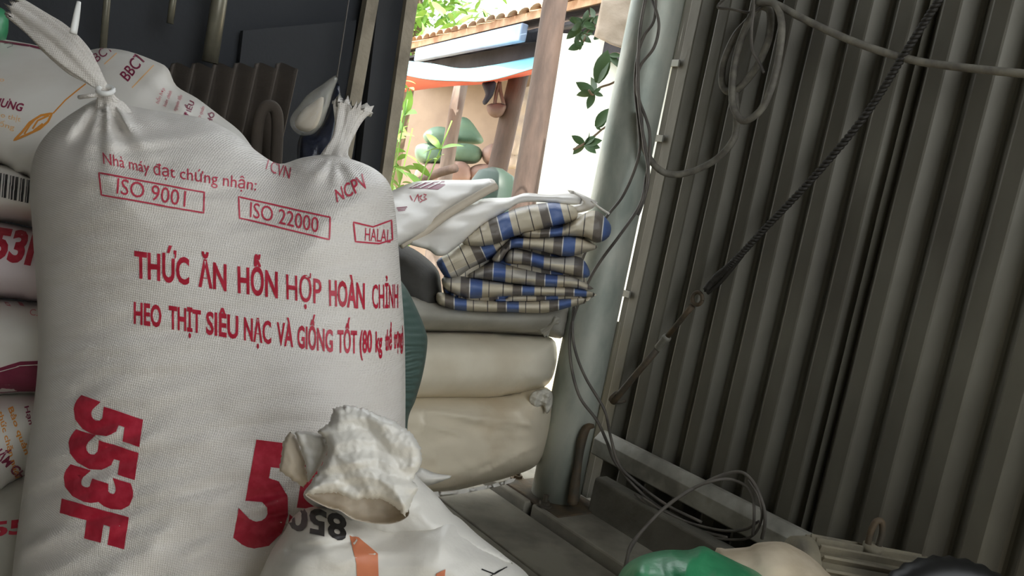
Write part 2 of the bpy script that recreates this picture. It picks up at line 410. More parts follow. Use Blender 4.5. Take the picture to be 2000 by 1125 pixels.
# ================================================================== THE SETTING
WT = 0.10                                                     # the iron wall's plane
DECK = 0.055
o = mkbox('ground', (-14, 2.0, -0.3), Vector((30, 0, 0)), Vector((0, 18, 0)), Vector((0, 0, 0.24)), M_soil); o['kind'] = 'structure'
o = mkbox('front_yard', (-14, -14, -0.3), Vector((30, 0, 0)), Vector((0, 16, 0)), Vector((0, 0, 0.235)), M_earth); o['kind'] = 'structure'  # unseen slab behind the camera, added dark to cut upward bounce
fl = mkbox('floor', room(-0.75, -3.4, -0.06), E1 * 3.9, E2 * 3.62, UP * 0.08, M_conc); fl['kind'] = 'structure'
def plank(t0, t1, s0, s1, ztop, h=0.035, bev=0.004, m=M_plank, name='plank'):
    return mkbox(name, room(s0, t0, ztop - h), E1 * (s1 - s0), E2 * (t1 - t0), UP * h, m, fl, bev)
t = -0.168
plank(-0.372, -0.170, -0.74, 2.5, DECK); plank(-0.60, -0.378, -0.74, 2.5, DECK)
k = 0
t = -0.606
while t > -3.2:
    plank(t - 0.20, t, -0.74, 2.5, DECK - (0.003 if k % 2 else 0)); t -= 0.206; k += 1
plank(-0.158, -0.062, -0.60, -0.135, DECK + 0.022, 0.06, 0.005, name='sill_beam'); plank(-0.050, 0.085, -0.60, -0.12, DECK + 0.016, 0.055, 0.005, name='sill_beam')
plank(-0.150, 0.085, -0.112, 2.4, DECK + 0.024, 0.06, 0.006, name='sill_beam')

# right wall: two trapezoidal iron sheets, grooves turned away from the room
wr = thing('wall_right', None, None, room(0, WT, 0), kind='structure')
PITCHM = 0.105
def rib_sheet(s0, s1, t, z0, z1, phase, m, parent, name='iron_sheet', dep=0.034):
    prof = [(s0, 0.0)]; n0 = math.floor((s0 - phase) / PITCHM) - 1
    for k in range(n0, n0 + int((s1 - s0) / PITCHM) + 4):
        b = phase + k * PITCHM
        for ds, dt in ((-0.036, 0), (-0.032, 0.002), (-0.008, dep * 0.93), (0.000, dep), (0.008, dep * 0.93), (0.032, 0.002), (0.036, 0)):
            if s0 <= b + ds <= s1: prof.append((b + ds, dt))
    nzv = 24; V, F = [], []
    for j in range(nzv + 1):
        z = z0 + (z1 - z0) * j / nzv
        for s, d in prof:
            wob = 0.004 * nz(s * 2.2, z * 1.5, t) + 0.0018 * nz(s * 9, z * 6, 3)
            V.append(room(s, t + d + wob, z))
    n = len(prof)
    for j in range(nzv):
        for i in range(n - 1): a = j * n + i; F.append((a, a + 1, a + n + 1, a + n))
    o = mk(name, V, F, m, parent, smooth=False, recalc=False)
    md = o.modifiers.new('gauge', 'SOLIDIFY'); md.thickness = 0.0012; md.offset = 0
    return o
rib_sheet(-0.161, 0.60, WT, 0.02, 3.2, 0.037, M_iron, wr)
rib_sheet(0.565, 1.36, WT - 0.004, 0.02, 3.2, 0.037, M_iron, wr)
rib_sheet(1.32, 2.2, WT, 0.02, 3.2, 0.037, M_iron, wr)
rib_sheet(2.16, 3.1, WT - 0.004, 0.02, 3.2, 0.037, M_iron, wr)
mkbox('edge_strip', room(-0.275, WT - 0.004, 0.02), E1 * 0.108, E2 * 0.004, UP * 3.15, M_strip, wr)
mkbox('edge_strip', room(-0.172, WT + 0.000, 0.02), E1 * 0.02, E2 * 0.004, UP * 0.60, M_strip, wr)
mkbox('edge_strip', room(-0.172, WT + 0.000, 1.40), E1 * 0.02, E2 * 0.004, UP * 1.75, M_strip, wr)
for zz in (0.70, 1.17, 1.39):
    mkbox('clip', room(-0.182, WT - 0.010, zz), E1 * 0.05, E2 * 0.006, UP * 0.02, M_strip, wr, 0.001)

# back wall (left of the opening) with battens and door jamb
SB = -0.72
wb = thing('wall_back', None, None, room(SB, -1.5, 0), kind='structure')
def onback(x, y, ds=0.0): return pl(x, y, room(SB + ds, 0, 0), E1)
j0 = onback(742, 330); j1 = onback(790, 0)
tj = (j1 - W0).dot(E2)
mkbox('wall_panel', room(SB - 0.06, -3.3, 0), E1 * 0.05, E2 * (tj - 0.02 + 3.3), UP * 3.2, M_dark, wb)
wl = mkbox('wall_left', room(SB, -3.35, 0), E1 * 3.9, -E2 * 0.06, UP * 3.2, M_gwall); wl['kind'] = 'structure'
ce = mkbox('ceiling', room(-0.42, -3.4, 3.2), E1 * 3.42, E2 * 3.75, UP * 0.05, M_roofin); ce['kind'] = 'structure'
mkbox('roof_bay', room(SB - 0.25, -3.4, 3.2), E1 * 0.55, E2 * 2.85, UP * 0.05, M_roofin, ce)
wf = mkbox('unseen_shade_wall', room(2.62, -1.05, 0.0), E1 * 0.10, E2 * 1.15, UP * 1.25, M_dkwall); wf['kind'] = 'structure'  # invented low wall out of view, shades the foot of the iron wall
mkbox('unseen_shade_pier', room(3.1, -3.4, 0.0), E1 * 0.10, E2 * 1.35, UP * 3.2, M_gwall, wf)  # added pier out of view, closes the left side to limit incoming light
def onplane_board(name, quad, ds, th, m, parent):
    P = [onback(x, y, ds) for x, y in quad]; V = P + [p + E1 * th for p in P]
    return mk(name, V, [(0, 1, 2, 3), (7, 6, 5, 4), (0, 4, 5, 1), (1, 5, 6, 2), (2, 6, 7, 3), (3, 7, 4, 0)], m, parent, smooth=False)
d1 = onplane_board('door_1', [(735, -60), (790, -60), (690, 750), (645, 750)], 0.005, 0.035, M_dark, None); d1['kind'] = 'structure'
t1 = onplane_board('trim_1', [(780, -60), (803, -60), (683, 750), (668, 750)], -0.01, 0.07, M_batten, None); t1['kind'] = 'structure'
t2 = onplane_board('trim_2', [(718, -60), (741, -60), (645, 500), (621, 500)], 0.03, 0.03, M_batten, None); t2['kind'] = 'structure'

# ------------------------------------------------------------------ yard outside
EA = px(1060, 45, 4.9)
def atz(x, y, z): return pl(x, y, Vector((0, 0, z)), UP)
EB = atz(765, 112, EA.z); ED = (EB - EA); ED.z = 0; ED.normalize()
EN = Vector((-ED.y, ED.x, 0)); EN = EN if EN.y > 0 else -EN              # away from us, under the roof
e0 = EA - ED * 1.6; e1_ = EB + ED * 1.5; LEN = (e1_ - e0).length
hs = thing('house_across_the_yard', 'low yard house with sunlit tiled roof, gutter and shaded porch', 'house', (EB.x, EB.y, -0.06))
SL = Vector((EN.x, EN.y, 0.42))
rf = mkbox('roof', e0 + UP * 0.04, e1_ - e0, SL * 2.6, UP * 0.05, M_tile, hs)
nrow, ncol = 3, int(LEN / 0.17)
tv, tf = [], []
for i in range(8):
    a = 2 * math.pi * i / 16
    for q in (0, 0.34): tv.append((q, math.cos(a), math.sin(a)))
proto = None
for r in range(2):
    for c in range(ncol):
        b0 = e0 + (e1_ - e0).normalized() * (0.17 * c + 0.085) + SL * (0.30 * r - 0.06) + UP * (0.095 + 0.012 * r)
        if proto is None:
            V = []
            for k in range(7):
                a = math.pi * k / 6
                off = (e1_ - e0).normalized() * (math.cos(a) * 0.08) + UP * (math.sin(a) * 0.035)
                V += [off, off + SL * 0.36]
            proto = bpy.data.meshes.new('tile'); proto.from_pydata([tuple(v) for v in V], [], [(2 * k, 2 * k + 2, 2 * k + 3, 2 * k + 1) for k in range(6)]); proto.materials.append(M_tile)
        o = bpy.data.objects.new('roof_tile', proto); COL.objects.link(o); o.parent = rf; o.location = b0 - origin(rf) + Vector((random.uniform(-.006, .006), 0, random.uniform(-.006, .006)))
g0 = atz(1036, 52, EA.z); g1 = atz(826, 100, EA.z); gs0 = (g0 - EA).dot(ED); gs1 = (g1 - EA).dot(ED)
mkbox('gutter', EA + ED * gs0 - EN * 0.05 - UP * 0.10, ED * (gs1 - gs0), EN * 0.05, UP * 0.11, M_gutter, hs, 0.01)
mkbox('soffit', e0 + EN * 0.05 - UP * 0.02, e1_ - e0, EN * 1.5 + UP * 0.5, UP * 0.02, M_soffit, hs)
mkbox('wall_plate', e0 + EN * 0.16 - UP * 0.22, (e1_ - e0), EN * 0.08, UP * 0.18, M_soffit, hs)
for k in range(9):
    p = EA + ED * (0.3 + 0.42 * k); mkbox('rafter', p - UP * 0.09 + EN * 0.02, ED * 0.06, EN * 1.4 + UP * 0.48, UP * 0.07, M_soffit, hs)
bw = px(796, 250, 7.6); bw2 = px(1120, 250, 6.9); bwd = bw2 - bw; bwd.z = 0
mkbox('porch_wall', Vector((bw.x, bw.y, -0.1)), bwd, Vector((0, 0.12, 0)), UP * 2.35, M_beige, hs)
# white wall to the right of the brown post
wq = px(1062, 200, 4.75); wq2 = px(1290, 200, 4.35); wd = (wq2 - wq); wd.z = 0
ww = mkbox('whitewashed_wall', Vector((wq.x, wq.y, -0.1)), wd * 2.2, Vector((0.1, 0.25, 0)), UP * (EA.z + 0.02), M_wwash)
tag(ww, 'sunlit whitewashed yard wall behind the hanging leaves', 'wall')
# posts
def post(name, xt, yt, xb, yb, Z, wpx, m, label, zb=-0.1, ztop=None):
    pb = px(xb, yb, Z); a = px(xt, yt, Z); r = wpx / 2 * Z / FPX
    bx, by = (a.x + pb.x) / 2, (a.y + pb.y) / 2
    zt = ztop or a.z; lean = (a - pb) / max(1e-6, a.z - pb.z)
    pts = []; rr = []
    for k in range(9):
        z = zb + (zt - zb) * k / 8; q = pb + lean * (z - pb.z); pts.append(q + Vector((0.012 * nz(k * .7, Z), 0.012 * nz(Z, k * .7), 0))); rr.append(r * (1.05 - 0.012 * k))
    V, F = tube_geo(pts, rr, 14); o = mk(name, V, F, m); tag(o, label, 'post'); return o
post('timber_post', 1086, 0, 1024, 380, 4.0, 50, M_post, 'thick brown timber post standing beside the whitewashed wall', ztop=2.5)
post('porch_post', 900, 160, 872, 330, 5.9, 29, M_postg, 'pale round post standing in front of the green sacks')
post('porch_post', 1016, 140, 972, 330, 5.4, 40, M_post, 'dark square-shouldered post beside the hanging basket')
bd = onz  # alias kept for brevity
o = inflate('door_board', [(1022, 172), (1046, 165), (1010, 330), (990, 330)], 5.9, 0.02, M_cardb, D=6, sharp=True, step=14); tag(o, 'faded board standing behind the dark porch post', 'board')
# tarpaulin awning: pale blue above, orange below
aw = thing('tarpaulin_awning', 'sagging tarpaulin awning, pale blue above and orange below', 'awning', px(900, 150, 5.3))
sheet('blue_sheet', [[(760, 116, 6.0), (840, 124, 5.8), (900, 134, 5.6), (960, 128, 5.4), (1060, 108, 5.1)], [(758, 128, 5.85), (840, 140, 5.6), (900, 146, 5.4), (960, 141, 5.2), (1060, 122, 4.95)], [(756, 138, 5.7), (830, 154, 5.45), (900, 158, 5.25), (960, 156, 5.05), (1060, 128, 4.8)]], M_tarpb, aw, n=6, thick=0.004)
sheet('orange_sheet', [[(756, 138, 5.71), (830, 155, 5.46), (900, 159, 5.26), (960, 156, 5.06), (1060, 129, 4.81)], [(752, 162, 5.9), (830, 164, 5.7), (900, 162, 5.5), (960, 158, 5.3), (1060, 134, 5.0)], [(750, 188, 6.1), (800, 178, 6.0), (880, 168, 5.8), (960, 162, 5.55), (1060, 140, 5.2)]], M_tarpo, aw, n=6, thick=0.004)

# ================================================================== POLE AND IRONWORK
pc = onwall(1089, 945, -0.035); pc.z = DECK + 0.02
pole = thing('steel_pole', 'thick galvanised steel pole bolted to the sill beside the iron wall', 'pole', pc)
PR = 0.073
V, F = tube_geo([pc + UP * z for z in np.linspace(0.0, 3.12, 14)], PR, 40); mk('pole_shaft', V, F, M_pole, pole)
mkbox('base_plate', pc - E1 * 0.13 - E2 * 0.10 - UP * 0.004, E1 * 0.26, E2 * 0.19, UP * 0.012, M_rust, pole, 0.002)
tube('weld_bead', [onwall(1160, 832, -0.03), onwall(1146, 836, -0.05), onwall(1136, 862, -0.06), onwall(1130, 900, -0.06), onwall(1124, 940, -0.06), onwall(1118, 984, -0.06)], [0.006, 0.012, 0.014, 0.012, 0.015, 0.017], M_rust, pole)
def bolt(p, parent):
    a = tube_geo([p, p + UP * 0.011], 0.016, 6)
    b = tube_geo([p + UP * 0.01, p + UP * 0.030], 0.008, 10)
    c = tube_geo([p - UP * 0.002, p + UP * 0.002], 0.022, 16)
    V, F = merge([a, b, c]); return mk('anchor_bolt', V, F, M_rust, parent, smooth=False)
bolt(onz(1063, 986, DECK + 0.03) , pole); bolt(onz(1010, 934, DECK + 0.025), pole)

# bar along the foot of the wall, block in front of it
def prism_s(name, prof, s0, s1, m, parent=None, bev=0.0):
    V = [room(s0, a, z) for a, z in prof] + [room(s1, a, z) for a, z in prof]; n = len(prof)
    F = [tuple(range(n))[::-1], tuple(range(n, 2 * n))] + [(i, (i + 1) % n, n + (i + 1) % n, n + i) for i in range(n)]
    o = mk(name, V, F, m, parent, smooth=False)
    if bev:
        bm = bmesh.new(); bm.from_mesh(o.data); bmesh.ops.bevel(bm, geom=list(bm.edges), offset=bev, segments=2, profile=0.5, affect='EDGES'); bm.to_mesh(o.data); bm.free()
    return o
o = prism_s('steel_bar', [(0.093, 0.215), (0.062, 0.215), (0.050, 0.222), (0.050, 0.268), (0.074, 0.292), (0.093, 0.292)], -0.115, 2.2, M_bar, None, 0.002)
tag(o, 'long grey bar with chamfered upper edge along the foot of the iron wall', 'bar')
o = prism_s('concrete_block', [(0.048, DECK + 0.02), (-0.004, DECK + 0.02), (-0.002, 0.178), (0.004, 0.184), (0.046, 0.184)], -0.030, 2.1, M_conc, None, 0.004)
tag(o, 'long dusty concrete kerb block lying in front of the grey bar', 'block')

# turnbuckle and wire rope
tb = thing('wire_stay', 'dark twisted wire rope with eye and turnbuckle strung diagonally across iron wall', 'stay', onwall(1200, 782, 0.06))
def w3(pts, t): return [onwall(x, y, t if not isinstance(t, (list, tuple)) else t[i]) for i, (x, y) in enumerate(pts)]
rp = catmull([tuple(p) for p in w3([(1378, 566), (1400, 540), (1432, 512), (1500, 440), (1590, 345), (1690, 225), (1770, 100), (1850, -25)], 0.045)], 60)
def strand(ph, r, R):
    P = [Vector(p) for p in rp]; out = []
    for i, p in enumerate(P):
        tt = (P[min(i + 1, len(P) - 1)] - P[max(i - 1, 0)]).normalized(); a = tt.orthogonal().normalized(); b = tt.cross(a); an = i * 0.75 + ph
        out.append(p + (a * math.cos(an) + b * math.sin(an)) * R)
    return tube_geo(out, r, 6)
V, F = merge([strand(0, 0.0052, 0.0044), strand(math.pi, 0.0052, 0.0044)]); mk('wire_rope', V, F, M_dkcable, tb)
tube('rope_tail', w3([(1382, 572), (1402, 556), (1425, 530), (1450, 498)], 0.055), 0.006, M_dkcable, tb)
ec = onwall(1362, 583, 0.05)
ring = [ec + (E1 * math.cos(a) + UP * math.sin(a)) * 0.017 for a in np.linspace(0, 2 * math.pi, 25)]
V, F = tube_geo(ring, 0.0055, 8, False); mk('eye', V, F, M_rust, tb)
pts = w3([(1352, 598), (1340, 612), (1300, 662), (1284, 682), (1250, 722), (1205, 776), (1196, 784)], 0.055)
V, F = tube_geo(pts[:3], [0.009, 0.0075, 0.0075], 10); mk('eye_rod', V, F, M_rust, tb)
V, F = tube_geo([pts[2] + (pts[3] - pts[2]) * k for k in (-0.25, 0, 0.1, 0.9, 1.0)], [0.012, 0.013, 0.011, 0.012, 0.009], 12); mk('collar', V, F, M_bar, tb)
V, F = tube_geo([pts[3], pts[4], pts[5], pts[6]], [0.0095, 0.0095, 0.010, 0.012], 10); mk('turnbuckle_body', V, F, M_rust, tb)
tube('hook', [pts[5], pts[5] + UP * 0.015 - E2 * 0.008, pts[6] + UP * 0.006 - E2 * 0.012, pts[6] + E2 * 0.03 - UP * 0.004, room((pts[6] - W0).dot(E1), WT + 0.01, pts[6].z)], 0.0045, M_rust, tb)

# thick cable coil
def cable(name, pts, tt, r, m, label, cat='cable', parent=None):
    o = tube(name, w3(pts, tt), r, m, parent); 
    if label: tag(o, label, cat)
    return o
cc = thing('coiled_cable', 'thick dusty cable hung in loops on the iron wall', 'cable', onwall(1440, 230, 0.05))
tube('cable_run', w3([(2060, 150), (2000, 144), (1900, 134), (1800, 121), (1720, 100), (1640, 70), (1560, 32), (1515, 8), (1480, 4)], [0.05, 0.05, 0.05, 0.05, 0.05, 0.05, 0.045, 0.04, 0.035]), 0.0088, M_cable, cc)
tube('coil_loop', w3([(1480, 4), (1512, 6), (1526, 40), (1524, 90), (1510, 160), (1488, 212), (1456, 236), (1438, 222), (1430, 190), (1434, 130), (1450, 70), (1475, 20), (1495, 14), (1505, 30), (1500, 80), (1475, 135), (1440, 175), (1420, 178), (1410, 160), (1414, 120), (1436, 70), (1462, 40)], [0.04, 0.04, 0.035, 0.03, 0.03, 0.03, 0.03, 0.03, 0.035, 0.04, 0.045, 0.05, 0.06, 0.06, 0.055, 0.05, 0.05, 0.05, 0.055, 0.06, 0.065, 0.07]), 0.0095, M_cable, cc)
tube('hanging_bight', w3([(1436, 180), (1438, 250), (1428, 280), (1400, 310), (1360, 332), (1320, 341), (1290, 333), (1266, 305), (1252, 262), (1250, 215)], [0.05, 0.06, 0.06, 0.06, 0.05, 0.03, 0.00, -0.06, -0.08, -0.09]), 0.0095, M_cable, cc)
cable('thin_wire', [(1474, -20), (1472, 20), (1468, 60), (1470, 98), (1484, 124), (1492, 142)], 0.03, 0.0038, M_wire, 'short thin wire dangling through the cable coil with loose end')
cable('thin_wire', [(1418, -6), (1402, 14), (1430, 18), (1465, 24), (1490, 10), (1500, -10)], 0.045, 0.0035, M_wire, 'thin wire bent into a hook above the cable coil')
# wires on the pole
PW = -0.115
cable('pole_wire', [(1268, -15), (1284, 30), (1286, 60), (1276, 95), (1250, 130), (1243, 170), (1250, 200), (1262, 232), (1269, 262), (1268, 310), (1262, 345), (1250, 400), (1210, 460), (1160, 530), (1120, 620), (1113, 690), (1130, 770), (1165, 820), (1185, 862), (1200, 900), (1235, 945), (1280, 985), (1350, 1030), (1420, 1050)],
      [PW, PW, PW, PW, PW, PW, PW, PW, PW, PW, PW, -.13, -.14, -.14, -.14, -.14, -.13, -.10, -.06, -.03, 0.0, 0.03, 0.045, 0.045], 0.0042, M_wire, 'grey wire running down the steel pole and over the kerb block', 'wire')
cable('pole_wire', [(1282, -15), (1277, 40), (1258, 70), (1245, 110), (1240, 170), (1246, 230), (1250, 285), (1240, 330), (1215, 385), (1180, 430), (1140, 500), (1124, 570), (1118, 640), (1125, 690), (1145, 740), (1180, 800), (1192, 850), (1208, 905), (1240, 940), (1300, 985), (1370, 1020)],
      [PW, PW, PW, PW, PW, PW, PW, PW, PW, -.13, -.14, -.14, -.14, -.14, -.13, -.11, -.07, -.04, 0.0, 0.03, 0.045], 0.0040, M_wire, 'second grey wire drooping in front of the pole past the plaid tarpaulin', 'wire')
cable('pole_wire', [(1262, -10), (1250, 60), (1246, 150), (1249, 210), (1258, 280), (1266, 330), (1264, 365), (1252, 405), (1246, 420)], [-.12] * 9, 0.0046, M_wire, 'short dark wire tied against the top of the steel pole', 'wire')
fw = thing('wire_tangle', 'tangle of thin wires looping over the kerb block and bar', 'wire', onz(1240, 1080, DECK))
tube('wire_loop', w3([(1222, 1115), (1226, 1085), (1234, 1062), (1262, 1028), (1300, 990), (1340, 962), (1372, 945), (1410, 928), (1445, 922), (1470, 940), (1490, 985), (1494, 1020), (1488, 1052)], [-.22, -.2, -.18, -.13, -.08, -.04, 0.0, 0.03, 0.04, 0.03, 0.02, 0.02, 0.03]), 0.0044, M_wire, fw)
tube('wire_loop', w3([(1218, 1118), (1228, 1080), (1252, 1040), (1290, 1000), (1345, 958), (1390, 940), (1425, 936), (1455, 948), (1470, 970), (1473, 1010), (1470, 1045)], [-.21, -.18, -.14, -.08, -.03, 0.0, 0.03, 0.04, 0.03, 0.02, 0.03]), 0.0038, M_wire, fw)
tube('wire_loop', w3([(1255, 972), (1300, 1000), (1350, 1022), (1410, 1036), (1455, 1034), (1482, 1018)], [0.0, 0.02, 0.035, 0.04, 0.035, 0.03]), 0.0034, M_wire, fw)
tube('wire_loop', w3([(1240, 965), (1290, 1005), (1360, 1042), (1430, 1054), (1470, 1046), (1488, 1010), (1480, 968), (1462, 938)], [0.0, 0.02, 0.035, 0.04, 0.035, 0.02, 0.02, 0.03]), 0.0032, M_wire, fw)

# ================================================================== SACKS
def textline(x0, y0, x1, y1, ux, uy): return [(0, x0, y0, ux, uy), (1, x1, y1, ux, uy)]

def crease(x, y, a, b, wd, amp):
    ax_, ay_, bx_, by_ = *a, *b; L2 = (bx_ - ax_) ** 2 + (by_ - ay_) ** 2
    t_ = ((x - ax_) * (bx_ - ax_) + (y - ay_) * (by_ - ay_)) / L2
    if t_ < -0.1 or t_ > 1.1: return 0.0
    d_ = ((x - ax_) * (by_ - ay_) - (y - ay_) * (bx_ - ax_)) / math.sqrt(L2); e_ = max(0.0, math.sin(math.pi * min(1, max(0, (t_ + 0.1) / 1.2)))) ** 0.5
    return amp * e_ * math.exp(-abs(d_) / wd)

# ---- main sack
ZM = 1.15
base = px(420, 1340, ZM)
ms = thing('feed_sack', 'large upright white woven feed sack printed in red, tied with two twisted ears', 'sack', base)
mainpoly = [(205, 188), (250, 205), (330, 220), (400, 232), (460, 262), (505, 298), (545, 320), (590, 308), (640, 302), (690, 312), (735, 332), (762, 362), (772, 410), (778, 480), (784, 560), (790, 650), (792, 760), (792, 880), (798, 1000), (806, 1110), (800, 1230), (770, 1320), (650, 1352), (400, 1362), (180, 1352), (60, 1320), (20, 1230), (24, 1120), (44, 960), (60, 840), (73, 720), (74, 620), (68, 520), (62, 430), (58, 360), (68, 300), (98, 255), (150, 215)]
def main_disp(x, y):
    u = (y + 0.10 * x)
    d = 0.0034 * noise.noise(Vector((x * 0.006, u * 0.045, 0.3))) + 0.0026 * ridge(Vector((x * 0.0045, u * 0.03, 4.0)))
    side = min(1.0, max(0.0, (330 - x) / 250)) + min(1.0, max(0.0, (y - 700) / 300))
    d += 0.0075 * side * noise.noise(Vector((x * 0.007 + 0.0, (u + 0.25 * x) * 0.036, 9.0))) + 0.004 * side * ridge(Vector((x * 0.006, (u + 0.3 * x) * 0.02, 19.0)))
    d += 0.010 * noise.noise(Vector((x * 0.004, y * 0.004, 1.0)))
    r = math.hypot(x - 205, y - 180); a = math.atan2(y - 180, x - 205)             # gathers under the left ear
    d += 0.024 * math.exp(-(r / 95) ** 2) * tri(a * 2.1) + 0.5 * 0.03 * math.exp(-(r / 150) ** 2) * tri(a * 1.15 + 0.2) * math.exp(-((y - 235) / 60) ** 2)
    d += crease(x, y, (215, 190), (385, 226), 7, 0.022) - crease(x, y, (225, 200), (330, 236), 6, 0.016) + crease(x, y, (212, 195), (262, 262), 6, 0.016) + crease(x, y, (200, 195), (130, 268), 7, 0.014)
    r2 = math.hypot(x - 655, y - 300); a2 = math.atan2(y - 300, x - 655)
    d += 0.012 * math.exp(-(r2 / 55) ** 2) * math.sin(a2 * 9) - 0.012 * math.exp(-((x - 665) / 40) ** 2 - ((y - 345) / 35) ** 2)
    f = (y - 318) - 0.28 * (x - 560)                                                   # fold of the right shoulder
    if 470 < x < 760: d += 0.010 * math.exp(-(f / 14) ** 2) * math.sin(math.pi * (x - 470) / 290)
    f2 = (y - 275) + 0.10 * (x - 300)
    if 120 < x < 480: d += 0.010 * math.exp(-(f2 / 10) ** 2) * math.sin(math.pi * (x - 120) / 360)
    return d
body = inflate('sack_body', mainpoly, ZM, 0.165, M_sack, ms, D=300, step=8, disp=main_disp, back=0.85, pw=2.4)
neck('tied_ear', [(28, 16, 1.09, 22), (60, 36, 1.085, 27), (105, 75, 1.075, 31), (150, 118, 1.07, 26), (182, 150, 1.07, 17), (203, 176, 1.08, 12), (212, 200, 1.095, 24), (222, 235, 1.10, 40)], M_sack, ms, pleats=8, amp=0.13, flat=0.5, ragged=0.012, seed=1.0)
neck('tied_ear', [(690, 206, 1.20, 38), (684, 225, 1.20, 30), (675, 252, 1.195, 20), (665, 278, 1.19, 18), (655, 300, 1.18, 24), (652, 322, 1.17, 34)], M_sack, ms, pleats=7, amp=0.16, flat=0.6, ragged=0.010, seed=4.0)
V = [px(206 + 15 * math.cos(a), 176 + 7 * math.sin(a), 1.066 - 0.012 * math.sin(a)) for a in np.linspace(0, 2 * math.pi, 20)]
v, f = tube_geo(V, 0.0035, 6, False); mk('tie_string', v, f, M_white, ms)
tube('tie_string', [px(143, 66, 1.03), px(147, 45, 1.03), px(151, 22, 1.032), px(154, 4, 1.035)], [0.0045, 0.0042, 0.0036, 0.0026], M_white, ms, n=3)
tube('tie_string', [px(200, 184, 1.065), px(176, 187, 1.06), px(155, 190, 1.07)], 0.0028, M_sack, ms, n=4)
def cb(x0, y0, x1, y1, ux, uy, ux2=None, uy2=None): return [(0, x0, y0, ux, uy), (1, x1, y1, ux2 if ux2 is not None else ux, uy2 if uy2 is not None else uy)]
ptext(body, 'Nhà máy đạt chứng nhận:', [(0, 203, 320, -2, -22), (0.4, 310, 343, -1, -22), (1, 500, 373, 2, -22)], M_ltred, 0.0)
ptext(body, 'ISO 9001', cb(228, 378, 362, 404, 2, -30), M_ltred, 0.0)
pline(body, [(194, 338), (399, 376), (398, 416), (199, 381)], 3.0, M_ltred, closed=True)
ptext(body, 'ISO 22000', cb(488, 424, 622, 455, 1, -29), M_ltred, 0.0)
pline(body, [(466, 385), (645, 425), (643, 468), (468, 426)], 3.0, M_ltred, closed=True)
ptext(body, 'HALAL', cb(712, 470, 762, 474, 1, -25), M_ltred, 0.0)
pline(body, [(690, 434), (728, 443), (764, 430), (766, 468), (740, 476), (694, 472)], 3.0, M_ltred, closed=True)
ptext(body, 'TCVN', [(0, 514, 328, 6, -22), (0.5, 540, 342, 4, -22), (1, 566, 350, 3, -22)], M_ltred, 0.0)
ptext(body, 'NCPV', [(0, 658, 396, -4, -24), (0.5, 688, 382, -8, -25), (1, 722, 364, -14, -24)], M_ltred, 0.01)
for wd_, x0, x1, h in (('THỨC', 264, 370, 49), ('ĂN', 388, 443, 48), ('HỖN', 465, 543, 48), ('HỢP', 560, 628, 47), ('HOÀN', 643, 712, 47), ('CHỈNH', 727, 777, 45)):
    yb = lambda x: float(np.interp(x, [264, 370, 443, 543, 628, 712, 777], [541, 555, 567, 581, 594, 602, 601]))
    ptext(body, wd_, [(0, x0, yb(x0), -1, -h), (0.55, x0 + (x1 - x0) * (0.55 if x0 < 700 else 0.62), yb((x0 + x1) / 2), 0, -h), (1, x1, yb(x1), 0, -h)], M_red, 0.012 if wd_ in ('HỢP', 'CHỈNH') else 0.03)
for wd_, x0, x1, h in (('HEO', 262, 316, 40), ('THỊT', 330, 393, 42), ('SIÊU', 403, 466, 42), ('NẠC', 477, 530, 42), ('VÀ', 541, 573, 42), ('GIỐNG', 581, 650, 41), ('TỐT', 659, 697, 41), ('(80', 702, 726, 41), ('kg', 733, 746, 38), ('thể', 752, 765, 38), ('trọng)', 769, 787, 38)):
    yb = lambda x: float(np.interp(x, [262, 316, 393, 466, 530, 573, 650, 697, 745, 787], [631, 638, 650, 661, 671, 677, 687, 689, 686, 676]))
    ptext(body, wd_, [(0, x0, yb(x0), 0, -h), (1, x1, yb(x1), 0, -h)], M_red, 0.028, step=0.12)
ptext(body, '553F', [(0, 160, 772, 112, 38), (0.5, 140, 905, 114, 34), (1, 122, 1040, 112, 30)], M_red, 0.055, step=0.06)
ptext(body, '553', [(0, 456, 1050, 33, -180), (0.33, 553, 1062, 30, -180), (0.7, 680, 1078, 24, -178), (1, 770, 1084, 16, -176)], M_red, 0.05, step=0.05)
# what it stands on
sup = inflate('feed_sack', [(0, 1350), (120, 1330), (420, 1335), (720, 1330), (840, 1360), (850, 1440), (820, 1530), (600, 1556), (300, 1556), (30, 1540), (-40, 1450)], 1.16, 0.22, M_film, D=80, step=26)
tag(sup, 'flattened white feed sack lying under the upright red-printed sack', 'sack')

# ---- sacks piled at the left, behind the main sack
def pile(name, poly, Z, T, m, label, D=70, step=14, disp=None, gy=0, group=None, **k):
    o = inflate(name, poly, Z, T, m, D=D, step=step, disp=disp, gy=gy, **k); tag(o, label, 'sack', group); return o
def soft(amp, fx, fy, seed): return lambda x, y: amp * noise.noise(Vector((x * fx, y * fy, seed))) + amp * 0.5 * ridge(Vector((x * fx * 1.4, y * fy * 1.4, seed + 5)))
def top_disp(x, y):
    d = 0.012 * noise.noise(Vector((x * .006, y * .008, 2)))
    f = (y - 190) - 0.9 * (x - 330)                      # the fold by the short side
    d += 0.016 * math.exp(-(f / 16) ** 2) * math.exp(-((x - 335) / 60) ** 2)
    f = (x - 60) * 0.3 + (y - 300)
    d += 0.010 * math.exp(-(f / 12) ** 2)
    return d
topsack = pile('feed_sack', [(-160, 66), (-60, 72), (0, 76), (60, 86), (110, 98), (160, 100), (200, 94), (250, 100), (305, 120), (328, 134), (345, 168), (385, 192), (430, 226), (466, 254), (490, 284), (520, 330), (530, 420), (420, 470), (200, 460), (100, 400), (52, 346), (30, 345), (10, 322), (-60, 312), (-160, 300)], 1.50, 0.13, M_film, 'white laminated feed sack with orange leaf print lying on top of the left pile', D=110, step=10, disp=top_disp, gy=-0.0006)
